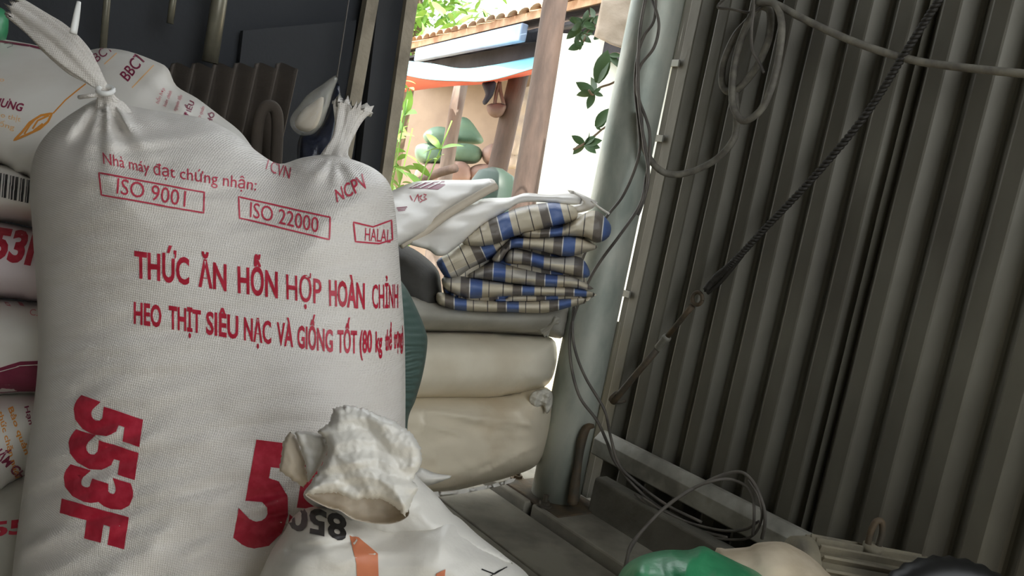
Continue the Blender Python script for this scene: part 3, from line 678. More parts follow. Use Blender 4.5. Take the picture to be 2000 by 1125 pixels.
ptext(topsack, 'BBCT', cb(250, 160, 286, 116, -16, -14, -18, -16), M_maroon, 0.01)
ptext(topsack, 'BCT', cb(190, 122, 222, 98, -10, -14), M_maroon, 0.0)
pline(topsack, [(258, 172), (300, 128)], 2.2, M_palor); pline(topsack, [(204, 126), (228, 104)], 2.0, M_palor)
ptext(topsack, 'CHỨNG HƯNG', cb(-92, 186, 42, 218, 6, -14), M_maroon, 0.03)
ptext(topsack, 'chăn nuôi heo thịt', cb(-92, 206, 40, 238, 2, -9), M_palor, 0.0); ptext(topsack, 'siêu nạc giống', cb(-92, 222, 28, 254, 2, -9), M_palor, 0.0)
ptext(topsack, 'heo', cb(-20, 158, 8, 160, 2, -8), M_palor, 0.0)
pline(topsack, [(168, 164), (150, 178), (128, 196), (104, 222)], 2.6, M_orange)
lf = [(102, 222), (80, 226), (58, 240), (44, 258), (28, 274), (56, 262), (78, 252), (94, 238)]
pline(topsack, lf, 4.5, M_orange, closed=True, step=4)
for q in ([(96, 226), (74, 236), (64, 252)], [(70, 232), (58, 246), (48, 262)], [(84, 242), (66, 256)]): pline(topsack, q, 3.5, M_orange)
pline(topsack, [(-150, 72), (-60, 77), (0, 81), (60, 90), (86, 96)], 4, M_maroon)
pline(topsack, [(8, 86), (22, 84), (25, 90), (14, 94)], 1.6, M_gink)
for i, (x, y) in enumerate([(318, 186), (332, 192), (352, 200), (376, 212), (396, 222), (416, 234)]):
    ptext(topsack, ['hỗn hợp', 'hoàn chỉnh', 'nguyên liệu', 'ĐIỀU', 'bảo quản', 'KHÔ'][i], cb(x - 8, y + 18, x + 4, y - 12, -9 if i in (3, 5) else -6, -4), M_maroon if i in (3, 5) else M_pinkred, 0.02 if i in (3, 5) else 0, step=0.3)
ppoly(topsack, [(484, 276), (496, 286), (494, 292), (482, 282)], M_maroon, 5)
GP = 'sacks in the left pile'
s1 = pile('feed_sack', [(-170, 318), (-60, 316), (20, 325), (62, 345), (120, 350), (200, 400), (200, 430), (100, 446), (64, 444), (0, 432), (-170, 428)], 1.46, 0.13, M_film, 'white feed sack with printed barcode, right under the topmost sack of the left pile', D=45, disp=soft(.006, .01, .02, 3))
for i, (x, wd_) in enumerate([(2, 3), (8, 2), (13, 5), (21, 2), (26, 4), (33, 6), (41, 2), (46, 5), (53, 2), (57, 4)]): pline(s1, [(x, 338 + x * 0.25), (x - 3, 384 + x * 0.22)], wd_, M_black, name='barcode_stripe')
s2 = pile('feed_sack', [(-170, 424), (0, 434), (70, 446), (160, 440), (230, 500), (200, 580), (100, 592), (0, 582), (-170, 578)], 1.44, 0.14, M_pink, 'pinkish white feed sack with big slanted red number, third down the left pile', D=60, disp=soft(.006, .01, .015, 7))
ptext(s2, '553F', cb(-56, 494, 84, 520, 12, -52, 10, -58), M_red, 0.045, shear=0.1, step=0.08)
s3 = pile('feed_sack', [(-170, 574), (0, 584), (70, 590), (160, 590), (230, 650), (220, 720), (140, 770), (60, 778), (-170, 770)], 1.43, 0.14, M_film, 'white feed sack with wide maroon band, below the slanted red number', D=80, disp=soft(.006, .01, .015, 11))
ppoly(s3, [(-60, 728), (0, 718), (40, 706), (90, 704), (90, 764), (40, 764), (-60, 772)], M_maroon, 9); pline(s3, [(-60, 736), (0, 725), (40, 714), (90, 711)], 1.5, M_film, off=0.0018)
ptext(s3, 'C. P.', cb(58, 616, 92, 620, 1, -12), M_pinkred, 0.0)
for x in (8, 34): ppoly(s3, [(x, 590), (x + 9, 592), (x + 14, 599), (x + 5, 597)], M_pinkred, 5)
s4 = pile('feed_sack', [(-170, 752), (-20, 766), (40, 764), (90, 768), (150, 800), (120, 860), (60, 920), (30, 945), (0, 972), (-80, 985), (-170, 980)], 1.40, 0.14, M_film, 'white feed sack with orange and maroon slanted lettering, near the bottom of the left pile', D=90, disp=soft(.006, .01, .015, 15))
ptext(s4, 'Hạn sử dụng', cb(48, 795, 78, 905, 8, -2), M_maroon, 0.02); ptext(s4, 'Bảo quản nơi', cb(16, 798, 62, 925, 9, -4), M_orange, 0.02); ptext(s4, 'thức chăn nuôi', cb(-4, 806, 30, 935, 9, -4), M_orange, 0.02)
ptext(s4, 'PHẨM CHẤT', cb(-26, 872, 58, 960, 14, -12), M_maroon, 0.03)
s5 = pile('feed_sack', [(-170, 930), (-20, 935), (40, 925), (120, 930), (190, 1000), (190, 1150), (120, 1230), (0, 1250), (-170, 1240)], 1.42, 0.15, M_greysack, 'greyish white feed sack with red lettering at the foot of the left pile', D=110, disp=soft(.006, .01, .015, 19))
ptext(s5, '55', cb(-20, 1048, 52, 1040, 2, -26), M_red, 0.04)
s6 = pile('feed_sack', [(-170, 1220), (0, 1232), (130, 1215), (210, 1260), (220, 1340), (150, 1400), (0, 1412), (-170, 1405)], 1.42, 0.15, M_film, 'plain white feed sack on the floor under the left pile', D=80, step=24)
o = inflate('green_sack', [(-120, 0), (-30, 8), (10, 20), (17, 46), (10, 80), (-20, 96), (-120, 96)], 1.60, 0.06, M_grnsack, D=50, step=14); tag(o, 'green sack mostly hidden behind the top of the left pile', 'sack')

# ---- teal sack behind the main one
def teal_disp(x, y): return 0.010 * tri(y / 15.0 + 0.004 * x + 0.5 * nz(x * .02, y * .02)) * min(1, max(0.2, (y - 630) / 50)) + 0.008 * nz(x * .02, y * .02)
tl = pile('teal_sack', [(640, 480), (740, 500), (786, 552), (808, 590), (832, 648), (834, 680), (826, 730), (812, 780), (796, 830), (800, 950), (790, 1060), (740, 1085), (600, 1085), (560, 900), (570, 600)], 1.72, 0.12, M_tealsack, 'wrinkled teal woven sack wedged behind the upright red-printed sack', D=120, step=4, disp=teal_disp)
# ---- sacks stacked in the opening, by the pole
gxs = 0.0011                                                   # they recede to the right, along the threshold
C2L = [((828, 802), (1062, 832), 5, .020), ((830, 830), (900, 846), 4, .014), ((880, 812), (1000, 838), 4, .012), ((920, 934), (1066, 862), 4, .018), ((935, 918), (1062, 876), 4, -.014), ((960, 934), (1056, 896), 3, .014), ((826, 800), (830, 850), 4, .012), ((1010, 800), (1060, 860), 5, .014)]
def c2_disp(x, y): return 0.014 * nz(x * .012, y * .02, 2) + sum(crease(x, y, *q) for q in C2L) + 0.004 * ridge(Vector((x * .02, y * .04, 8)))
c2 = pile('cream_sack', [(640, 765), (760, 772), (860, 770), (960, 772), (1042, 758), (1072, 760), (1078, 800), (1066, 866), (1048, 908), (1000, 930), (940, 946), (868, 962), (760, 978), (640, 980)], 2.22, 0.20, M_cream2, 'stained cream sack at the bottom of the stack beside the steel pole', D=45, step=6, gx=gxs,
          disp=c2_disp)
c1 = pile('cream_sack', [(640, 650), (760, 648), (860, 644), (960, 648), (1040, 652), (1080, 662), (1088, 690), (1084, 722), (1072, 748), (1042, 766), (980, 780), (880, 784), (760, 786), (640, 786)], 2.20, 0.22, M_cream, 'smooth plump cream sack, second from the bottom beside the steel pole', D=55, step=10, gx=gxs, disp=lambda x, y: 0.008 * nz(x * .010, y * .012, 5) + (0.012 * nz(y * .08, x * .02, 1) if x > 1030 else 0))
c0 = pile('grey_white_sack', [(640, 560), (760, 560), (820, 575), (900, 590), (1000, 592), (1080, 588), (1112, 590), (1108, 630), (1098, 660), (1060, 656), (960, 650), (820, 648), (640, 652)], 2.18, 0.20, M_greysack, 'flat greyish white sack with knotted tie, between plaid tarpaulin and plump cream sack', D=40, step=9, gx=gxs, disp=lambda x, y: 0.006 * nz(x * .02, y * .03, 6) - 0.012 * math.exp(-((x - 1078) / 14) ** 2 - ((y - 632) / 10) ** 2))
def dep(host, x, y): return (hit(BVH[host.name], x, y, 0.0) - CAM).dot(FW)
kz = dep(c0, 1080, 630)
neck('knot', [(1093, 624, kz - 0.01, 5), (1087, 626, kz - 0.014, 7), (1080, 632, kz - 0.01, 4), (1070, 640, dep(c0, 1070, 640) - 0.004, 8), (1060, 646, dep(c0, 1060, 644) + 0.004, 14)], M_greysack, c0, pleats=6, amp=0.2)
o = inflate('crinkled_film', [(1038, 768), (1058, 760), (1077, 764), (1079, 790), (1068, 808), (1060, 792), (1046, 798), (1034, 786)], dep(c2, 1052, 784) + 0.01, 0.022, M_silver, D=12, step=3, disp=lambda x, y: 0.010 * tri(x * .05 + y * .02) + 0.007 * tri(y * .07 - x * .03), gx=0.0011); tag(o, 'scrap of crinkled clear film between the two cream sacks', 'film')
o = inflate('plastic_sheet', [(838, 962), (900, 956), (960, 946), (1004, 934), (1000, 942), (950, 955), (890, 966), (846, 970)], 2.1, 0.02, M_film, D=8, step=7, gx=gxs); tag(o, 'flat edge of white plastic sheet under the stained cream sack', 'sheet')
o = inflate('plastic_scrap', [(806, 918), (824, 914), (850, 924), (884, 930), (868, 938), (846, 946), (815, 950), (800, 935)], 1.62, 0.02, M_film, D=12, step=6, disp=lambda x, y: 0.01 * ridge(Vector((x * .04, y * .05, 1)))); tag(o, 'pointed white plastic scrap sticking out behind the crumpled sack mouth', 'scrap')
dk = pile('dark_sack', [(700, 470), (790, 478), (850, 520), (862, 560), (862, 600), (840, 620), (800, 610), (740, 590), (690, 560)], 2.12, 0.14, M_dkcloth, 'dark grey cloth bundle under the white plastic, left of plaid tarpaulin', D=40, step=9, disp=soft(.01, .02, .03, 2))

# ---- folded plaid tarpaulin
pt = thing('folded_tarpaulin', 'blue, grey and beige plaid tarpaulin folded in thick uneven layers', 'tarpaulin', px(1000, 608, 2.08))
def cq(pts): return [(740 + a / 3.125, 320 + b / 3.125) for a, b in pts]
folds = [
 ([(360, 785), (450, 800), (560, 825), (800, 838), (1000, 832), (1270, 812), (1292, 828), (1150, 880), (1000, 910), (800, 905), (550, 900), (440, 890), (355, 850)], 2.10, 0, 0.10),
 ([(400, 765), (540, 812), (680, 826), (820, 800), (1000, 800), (1290, 806), (1280, 822), (1000, 842), (800, 846), (600, 838), (450, 815)], 2.11, 0, 0.35),
 ([(385, 700), (450, 685), (560, 690), (800, 728), (1000, 744), (1170, 748), (1312, 788), (1292, 812), (1000, 806), (820, 806), (560, 822), (470, 800), (400, 758)], 2.09, 2, 0.72),
 ([(530, 690), (620, 630), (700, 590), (800, 620), (1000, 668), (1180, 688), (1312, 762), (1280, 768), (1150, 756), (950, 746), (750, 722), (600, 700)], 2.09, 3, 0.25),
 ([(770, 560), (810, 516), (900, 528), (1050, 565), (1220, 566), (1285, 650), (1262, 696), (1100, 664), (900, 618), (780, 606)], 2.11, 4, 0.5),
 ([(690, 580), (760, 500), (830, 450), (1000, 445), (1200, 440), (1330, 500), (1320, 522), (1150, 566), (1000, 536), (880, 516), (800, 522), (740, 600)], 2.08, 5, 0.9),
 ([(850, 432), (960, 400), (1100, 390), (1200, 340), (1260, 300), (1330, 286), (1390, 335), (1418, 390), (1400, 450), (1330, 482), (1250, 446), (1100, 446), (950, 456)], 2.09, 6, 0.15),
 ([(520, 462), (600, 480), (700, 472), (800, 445), (870, 425), (770, 505), (700, 572), (560, 642), (480, 695), (420, 705), (368, 640), (355, 590), (430, 538)], 2.05, -25, 0.45),
 ([(600, 385), (700, 325), (800, 285), (900, 255), (1050, 238), (1180, 255), (1215, 310), (1180, 352), (1060, 384), (900, 426), (800, 452), (690, 495), (560, 505), (505, 470)], 2.04, -14, 0.6),
]
inflate('fold', cq([(390, 760), (420, 640), (560, 500), (800, 330), (1000, 280), (1280, 320), (1340, 440), (1240, 560), (1270, 740), (1240, 860), (900, 880), (480, 870)]), 2.17, 0.07, M_plaid, pt, D=30, step=12, gx=0.0006, uvf=lambda x, y: (x / 102.0, y / 90.0))
for pts, Z, ang, ph in folds:
    a = math.radians(ang); c_, s_ = math.cos(a), math.sin(a)
    inflate('fold', cq(pts), Z, 0.075, M_plaid, pt, D=16, step=7, gx=0.0006, back=1.2,
            uvf=lambda x, y, c_=c_, s_=s_, ph=ph: ((c_ * (x - 740) + s_ * (y - 320)) / 102.0 + ph, (-s_ * (x - 740) + c_ * (y - 320)) / 90.0 + ph * 1.7),
            disp=lambda x, y, Z=Z: 0.010 * ridge(Vector((x * .022, y * .05, Z * 40))) + 0.006 * nz(x * .05, y * .06, Z * 9))
o = inflate('plastic_sheet', cq([(345, 558), (300, 525), (170, 485), (190, 440), (300, 375), (400, 305), (560, 235), (660, 210), (800, 205), (900, 178), (1040, 190), (1180, 182), (1250, 235), (1180, 250), (1060, 240), (960, 232), (860, 240), (790, 280), (720, 325), (610, 395), (525, 468), (440, 535), (400, 560)]), 2.00, 0.03, M_film, D=30, step=8, gx=0.0005, gy=-0.0012, disp=lambda x, y: 0.010 * nz(x * .02, y * .03, 4) + 0.006 * ridge(Vector((x * .012, y * .05, 6))))
tag(o, 'white plastic sheet draped over the plaid tarpaulin', 'sheet')
o = inflate('plastic_sheet', cq([(1150, 160), (1200, 170), (1320, 225), (1330, 245), (1290, 280), (1200, 300), (1170, 260), (1240, 235), (1180, 190)]), 2.16, 0.02, M_film, D=12, step=7, disp=soft(.008, .03, .05, 3)); tag(o, 'small white plastic corner between plaid tarpaulin and steel pole', 'sheet')
o = tube('plastic_string', [px(1155, 392, 2.12), px(1170, 405, 2.11), px(1190, 418, 2.1)], 0.003, M_film); tag(o, 'white string from the plastic corner to the pole', 'string')
ws = inflate('printed_sack', cq([(-40, 190), (60, 170), (180, 122), (260, 104), (400, 98), (560, 98), (680, 90), (716, 118), (716, 155), (680, 152), (560, 222), (430, 292), (320, 382), (240, 432), (140, 492), (60, 520), (-40, 500)]), 1.94, 0.035, M_film, D=30, step=7, gx=0.0006, gy=-0.0014, disp=lambda x, y: 0.009 * nz(x * .02, y * .03, 14) + 0.007 * ridge(Vector((x * .014, y * .05, 16))))
tag(ws, 'empty white printed sack with red scrawl lying over the stack by the opening', 'sack')
ppoly(ws, cq([(180, 150), (240, 118), (400, 106), (405, 128), (360, 158), (280, 152)]), M_maroon, 5)
for a in range(3): pline(ws, cq([(200 + a * 50, 150), (290 + a * 45, 112)]), 1.5, M_film, off=0.002)
for q in ([(190, 195), (205, 225)], [(215, 232), (238, 185), (246, 230)], [(240, 208), (262, 190), (252, 212), (268, 224), (250, 236)], [(272, 186), (290, 190), (274, 206), (292, 216), (270, 224)]): pline(ws, cq(q), 2.0, M_red, name='red_scrawl', step=3)
for k in range(3): pline(ws, cq([(108 + k * 4, 270 + k * 9), (172 - k * 6, 264 + k * 10)]), 2.0, M_maroon)
tube('rolled_hem', [px(*p, 1.885 + 0.0006 * (p[0] - 860)) for p in cq([(716, 135), (640, 175), (520, 245), (400, 320), (290, 405), (200, 455), (130, 495)])], 0.010, M_inner, ws)

# ---- crumpled open sack in the foreground
ck = thing('crumpled_sack', 'open white sack with torn crumpled mouth and orange band in front of upright sack', 'sack', px(760, 1340, 0.92))
cbod = inflate('sack_body', [(486, 1180), (505, 1130), (530, 1076), (555, 1038), (572, 1010), (600, 992), (650, 988), (700, 1000), (760, 1015), (830, 1005), (884, 1004), (935, 1046), (985, 1085), (1032, 1124), (1070, 1190), (1080, 1300), (1040, 1370), (760, 1385), (520, 1370), (470, 1280)], 0.93, 0.11, M_crump, ck, D=110, step=8,
               disp=lambda x, y: 0.010 * nz(x * .008, y * .010, 3) - 0.008 * math.exp(-((y - 1068 + 0.18 * (x - 620)) / 9) ** 2) * (1 if 560 < x < 690 else 0) + 0.005 * ridge(Vector((x * .006, y * .02, 2))))
def creased(a, f, seed, ang=0.6):
    """folded cloth: sharp creases from bent triangle waves in a few directions"""
    R = random.Random(seed); W = [(ang + R.uniform(-.25, .25), f * 0.55, 1.0), (ang + R.uniform(.5, .9), f * 0.95, 0.38), (ang - R.uniform(.6, 1.1), f * 1.5, 0.32)]
    ph = [R.random() for _ in W]
    def fn(x, y):
        wx = 26 * nz(x * .012, y * .012, seed); wy = 26 * nz(x * .012, y * .012, seed + 7); h = 0
        for (an, fr, am), p in zip(W, ph): h += am * tri((-(x + wx) * math.sin(an) + (y + wy) * math.cos(an)) * fr + p)
        return a * 0.6 * h + a * 0.12 * nz(x * .12, y * .12, seed)
    return fn
nk = inflate('twisted_neck', [(592, 966), (612, 988), (640, 994), (655, 1018), (682, 1046), (720, 1062), (790, 1078), (860, 1094), (930, 1092), (1000, 1104), (985, 1085), (935, 1046), (884, 1003), (852, 966), (822, 938), (790, 905), (720, 890), (660, 905), (615, 938)], 0.905, 0.05, M_crump, ck, D=55, step=6, disp=creased(0.006, 0.014, 3, 0.45))
mo = inflate('torn_mouth', [(592, 966), (606, 944), (628, 908), (641, 880), (634, 858), (618, 842), (644, 826), (650, 798), (676, 791), (712, 797), (746, 813), (776, 826), (803, 846), (820, 869), (824, 893), (820, 914), (806, 938), (818, 952), (804, 980), (791, 1010), (772, 990), (745, 975), (713, 973), (693, 977), (660, 962)], 0.80, 0.022, M_crump, ck, D=22, step=4, sharp=True, jit=1.8, disp=creased(0.011, 0.016, 9, 0.62))
inflate('mouth_lining', [(596, 966), (630, 952), (692, 958), (745, 962), (790, 985), (797, 1008), (758, 1024), (695, 1016), (664, 998), (638, 991)], 0.802, -0.030, M_inner, ck, D=16, step=4, back=-1.15, disp=creased(0.003, 0.03, 5))
inflate('torn_flap', [(566, 843), (576, 850), (585, 872), (595, 902), (602, 940), (594, 952), (568, 935), (545, 920), (550, 892), (553, 862)], 0.85, 0.010, M_inner, ck, D=8, step=4, sharp=True, jit=1.5, disp=creased(0.003, 0.03, 2, 1.4))
inflate('torn_flap', [(574, 843), (600, 842), (632, 848), (641, 870), (640, 884), (627, 908), (603, 944), (595, 902), (586, 872)], 0.828, 0.012, M_crump, ck, D=10, step=4, sharp=True, jit=1.2, disp=creased(0.004, 0.03, 7, 1.2))
ptext(cbod, '850', cb(676, 1010, 566, 985, 2, 46, -4, 46), M_black, 0.03, step=0.08)
ppoly(cbod, [(682, 1046), (700, 1050), (738, 1082), (742, 1180), (700, 1180), (696, 1100)], M_band, 7)
ppoly(nk, [(686, 1042), (720, 1058), (770, 1072), (800, 1082), (770, 1060), (735, 1052), (700, 1044)], M_band, 5)
ppoly(cbod, [(852, 1120), (870, 1112), (866, 1160), (848, 1160)], M_band, 5)
pline(cbod, [(940, 1112), (965, 1122), (985, 1110)], 2.5, M_black); pline(cbod, [(952, 1130), (972, 1116), (990, 1108)], 2, M_black)

# ---- right foreground: green sack, canvas, motor, tyre tube
gs = pile('green_sack', [(1206, 1128), (1224, 1102), (1256, 1084), (1300, 1074), (1345, 1074), (1372, 1066), (1398, 1078), (1440, 1098), (1488, 1124), (1530, 1180), (1540, 1300), (1500, 1420), (1240, 1430), (1180, 1300), (1185, 1180)], 1.28, 0.13, M_grnsack, 'shiny green woven sack with puckered top in front of kerb block', D=110, step=8,
          disp=lambda x, y: 0.016 * math.exp(-max(0, y - 1075) / 60) * math.sin((x - 1200) * 0.055 + 1.5 * nz(x * .01, y * .01)) + 0.010 * ridge(Vector((x * .02, y * .012, 3))))
cv = pile('canvas_bundle', [(1396, 1078), (1420, 1072), (1462, 1068), (1480, 1060), (1526, 1058), (1556, 1070), (1582, 1086), (1610, 1112), (1630, 1150), (1620, 1300), (1420, 1310), (1400, 1180)], 1.42, 0.12, M_hat, 'pale dusty canvas bundle beside green sack and finned motor', D=70, step=9, disp=soft(.008, .015, .02, 4))
mp_ = px(1682, 1150, 1.55)
mt = thing('electric_motor', 'dusty finned electric motor with lifting eye beside canvas bundle', 'motor', (mp_.x, mp_.y, 0.06))
ax = (E1 * 0.55 + E2 * -0.83).normalized(); ax = Vector((CR.x, CR.y, 0)).normalized(); cxm = px(1684, 1148, 1.55); pr = ax.cross(UP).normalized()
RM = 0.075
def along(q, r0, n_=28): return tube_geo([cxm + ax * v for v in q], r0, n_)
V, F = along([-0.115, -0.11, 0.11, 0.115], [RM - 0.02, RM - 0.008, RM - 0.008, RM - 0.02]); mk('motor_housing', V, F, M_motor, mt)
for k in range(20):
    a = 2 * math.pi * k / 20; dr = UP * math.cos(a) + pr * math.sin(a); sd = ax.cross(dr)
    mkbox('cooling_fin', cxm + dr * (RM - 0.012) - ax * 0.108 - sd * 0.003, ax * 0.216, sd * 0.006, dr * 0.018, M_motor, mt, 0.001)
V, F = along([0.112, 0.118, 0.150, 0.158], [RM * 1.03, RM * 1.06, RM * 1.0, RM * 0.6]); mk('fan_cover', V, F, M_motor, mt)
V, F = along([-0.15, -0.14, -0.112], [RM * 0.5, RM * 0.95, RM * 1.02]); mk('end_bell', V, F, M_motor, mt)
eb = cxm + UP * RM
V, F = tube_geo([eb - UP * 0.006, eb + UP * 0.012], 0.018, 16); mk('eye_boss', V, F, M_motor, mt)
tube('lifting_eye', [eb + UP * 0.008 - ax * 0.010, eb + UP * 0.034 - ax * 0.011, eb + UP * 0.054 - ax * 0.007, eb + UP * 0.060, eb + UP * 0.054 + ax * 0.007, eb + UP * 0.034 + ax * 0.011, eb + UP * 0.008 + ax * 0.010], 0.0062, M_rust, mt)
zf = DECK + 0.012
mkbox('mounting_foot', Vector((cxm.x, cxm.y, zf)) - ax * 0.1 - pr * 0.085, ax * 0.2, pr * 0.17, UP * (cxm.z - RM * 0.8 - zf), M_rust, mt, 0.004)
tq = px(1868, 1272, 1.36)
tt_ = thing('rubber_tyre', 'black rubber tyre lying beside the finned motor', 'tyre', (tq.x, tq.y, DECK))
def torus(c, R, r, nu, nv, tilt, wob=0, wid=1.0):
    V, F = [], []
    for i in range(nu):
        a = 2 * math.pi * i / nu
        for j in range(nv):
            b = 2 * math.pi * j / nv; rr = R + r * math.cos(b) + (wob if (i % 2 and math.cos(b) > 0.55) else 0)
            p = Vector((rr * math.cos(a), rr * math.sin(a), r * wid * math.sin(b))); p.rotate(tilt); V.append(c + p)
    for i in range(nu):
        for j in range(nv): F.append((i * nv + j, ((i + 1) % nu) * nv + j, ((i + 1) % nu) * nv + (j + 1) % nv, i * nv + (j + 1) % nv))
    return V, F
from mathutils import Euler
V, F = torus(tq, 0.115, 0.034, 72, 14, Euler((math.radians(64), math.radians(6), math.radians(-12))), wob=0.004); mk('tyre_casing', V, F, M_rubber, tt_)
V, F = torus(tq, 0.083, 0.007, 60, 8, Euler((math.radians(64), math.radians(6), math.radians(-12)))); mk('bead', V, F, M_rubber, tt_)

# ================================================================== DARK BACK OF THE SHED
def vpipe(name, x0, y0, x1, y1, wpx, label, ds=0.08):
    a = onback(x0, y0, ds); b = onback(x1, y1, ds); d = (CAM - a).length; r = wpx / 2 * d / FPX * 0.97
    V, F = tube_geo([b, a, a + UP * 0.35], r, 16); o = mk(name, V, F, M_pipe); V2, F2 = tube_geo([b + UP * 0.17, b + UP * 0.20], r * 1.12, 16); mk('joint', V2, F2, M_pipe, o)
    tag(o, label, 'pipe'); return o
vpipe('wall_pipe', 428, 0, 410, 122, 28, 'thick dull metal pipe coming down the dark back wall')
vpipe('wall_pipe', 209, 0, 200, 110, 12, 'thin metal pipe on the dark wall behind the top feed sack')
vpipe('wall_pipe', 338, 0, 332, 46, 12, 'short thin pipe end high on the dark back wall')
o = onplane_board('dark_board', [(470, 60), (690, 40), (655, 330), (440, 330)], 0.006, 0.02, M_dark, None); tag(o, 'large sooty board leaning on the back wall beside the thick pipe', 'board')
# fibre-cement roofing sheets leaning at the back
V, F = [], []; nn_ = 60
for i in range(nn_ + 1):
    u = i / nn_; x = 330 + 245 * u
    for j in range(8):
        v = j / 7; y = 128 + (470 - 128) * v + 6 * math.cos(u * 2 * math.pi * 6)
        V.append(onback(x - v * 75, y, 0.10 + 0.16 * v) + E1 * (0.022 * math.cos(u * 2 * math.pi * 6)))
for i in range(nn_):
    for j in range(7): a = i * 8 + j; F.append((a, a + 1, a + 9, a + 8))
o = mk('roofing_sheet', V, F, M_fibre, None); md = o.modifiers.new('gauge', 'SOLIDIFY'); md.thickness = 0.008; tag(o, 'brown corrugated roofing sheet leaning against the back wall', 'sheet')
ch = thing('wooden_rack', 'dusty arched wooden rack in the dark behind the upright sack', 'rack', onback(520, 420, 0.42))
tube('rack_frame', [onback(494, 430, 0.42), onback(500, 290, 0.42), onback(508, 225, 0.42), onback(525, 207, 0.42), onback(541, 225, 0.42), onback(540, 300, 0.42), onback(532, 430, 0.42)], 0.014, M_fibre, ch)
inflate('rack_panel', [(506, 215), (542, 215), (546, 300), (540, 430), (508, 430)], 2.0, 0.012, M_fibre, ch, D=5, step=14, sharp=True)
hb = thing('hanging_bag', 'clear plastic bag hanging against the dark back wall', 'bag', px(605, 262, 2.0))
inflate('bag_film', [(660, 146), (650, 180), (640, 215), (626, 248), (605, 264), (582, 262), (568, 246), (568, 228), (585, 205), (600, 186), (625, 168)], 2.0, 0.045, M_clear, hb, D=26, step=6, disp=lambda x, y: 0.012 * ridge(Vector(((x + .6 * y) * .04, (y - x) * .008, 2))))
inflate('bag_contents', [(632, 190), (624, 236), (606, 256), (584, 254), (576, 240), (590, 216), (612, 200)], 2.0, 0.02, M_inner, hb, D=16, step=6)
tube('bag_string', [px(658, 150, 2.0), px(672, 60, 2.02), px(690, -60, 2.05)], 0.0015, M_wire, hb, n=3)
o = inflate('blue_bag', [(660, 160), (668, 220), (656, 300), (640, 340), (590, 340), (580, 300), (588, 262), (612, 262), (634, 232), (648, 190)], 2.06, 0.03, M_blueplast, D=20, step=7, disp=lambda x, y: 0.010 * ridge(Vector(((x + .3 * y) * .05, y * .01, 4)))); tag(o, 'dark blue plastic bag hanging behind the clear bag', 'bag')

# ================================================================== YARD THINGS
def ysack(poly, Z, T, m, label, cat='sack', name='yard_sack', group=None):
    o = inflate(name, poly, Z, T, m, D=14, step=6, disp=soft(.015, .05, .05, poly[0][0])); tag(o, label, cat, group); return o
ysack([(826, 266), (842, 250), (866, 248), (890, 262), (892, 284), (866, 292), (842, 286)], 6.4, 0.12, M_gsk, 'pale green sack on top left of the heap under the awning')
ysack([(890, 236), (912, 230), (934, 256), (944, 278), (918, 282), (886, 276)], 6.5, 0.12, M_gsk, 'pointed green sack at the top of the heap, leaning on the porch wall')
ysack([(812, 286), (836, 280), (866, 294), (872, 316), (840, 322), (814, 312)], 6.35, 0.12, M_gsk, 'dark green sack low in the heap by the sunny patch')
ysack([(882, 284), (910, 280), (936, 288), (942, 306), (926, 320), (890, 316), (878, 302)], 6.3, 0.12, M_gsk, 'green sack lying across the middle of the heap')
ysack([(944, 290), (966, 280), (976, 300), (968, 324), (950, 320), (942, 308)], 6.3, 0.12, M_psk, 'dull pink sack with tied end beside dark porch post')
ysack([(876, 318), (906, 316), (922, 334), (916, 356), (880, 360), (868, 340)], 6.2, 0.12, M_psk, 'pinkish sack at the foot of pale round post')
ysack([(916, 330), (940, 320), (968, 326), (976, 352), (940, 364), (916, 354)], 6.25, 0.12, M_psk, 'brown pink sack at the bottom right of the heap')
ysack([(820, 322), (850, 318), (880, 322), (890, 350), (850, 366), (810, 350)], 6.3, 0.14, M_psk, 'brown pink sack in the bottom row by the sunny patch')
ysack([(890, 356), (960, 354), (980, 400), (960, 440), (880, 440), (870, 400)], 6.3, 0.16, M_psk, 'brown pink sack on the ground under the heap')
ysack([(810, 352), (880, 356), (884, 430), (820, 440), (800, 400)], 6.3, 0.16, M_gsk, 'green sack on the ground under the heap')
dm = px(968, 345, 4.6); V, F = tube_geo([Vector((dm.x, dm.y, z)) for z in (-0.1, 0.3, 0.62, dm.z - 0.06, dm.z + 0.02, dm.z + 0.05)], [0.13, 0.15, 0.15, 0.14, 0.10, 0.03], 20); o = mk('drum', V, F, M_drum); tag(o, 'dark green drum with shouldered top behind the printed sack', 'drum')
hk = px(957, 160, 5.35)
o = inflate('hanging_cloth', [(942, 162), (968, 160), (964, 184), (956, 196), (948, 205), (942, 200), (948, 184)], 5.35, 0.04, M_dkcl, D=8, step=5); tag(o, 'dark cloth hanging under the awning beside a basket', 'cloth')
bk = thing('hanging_basket', 'round cane basket hanging under the awning', 'basket', px(968, 230, 5.35))
inflate('basket_bowl', [(951, 206), (968, 201), (988, 204), (987, 216), (979, 227), (966, 230), (954, 222)], 5.35, 0.07, M_basket, bk, D=14, step=4)
tube('handle', [px(966, 204, 5.33), px(970, 180, 5.35), px(976, 160, 5.35)], 0.012, M_basket, bk, n=3)
tube('handle', [px(984, 204, 5.33), px(978, 180, 5.35), px(976, 160, 5.35)], 0.012, M_basket, bk, n=3)
o = tube('fallen_stick', [px(822, 352, 5.6), px(856, 338, 5.5), px(890, 328, 5.4)], 0.03, M_post, n=3); tag(o, 'dark stick leaning across the foot of the pale post', 'stick')
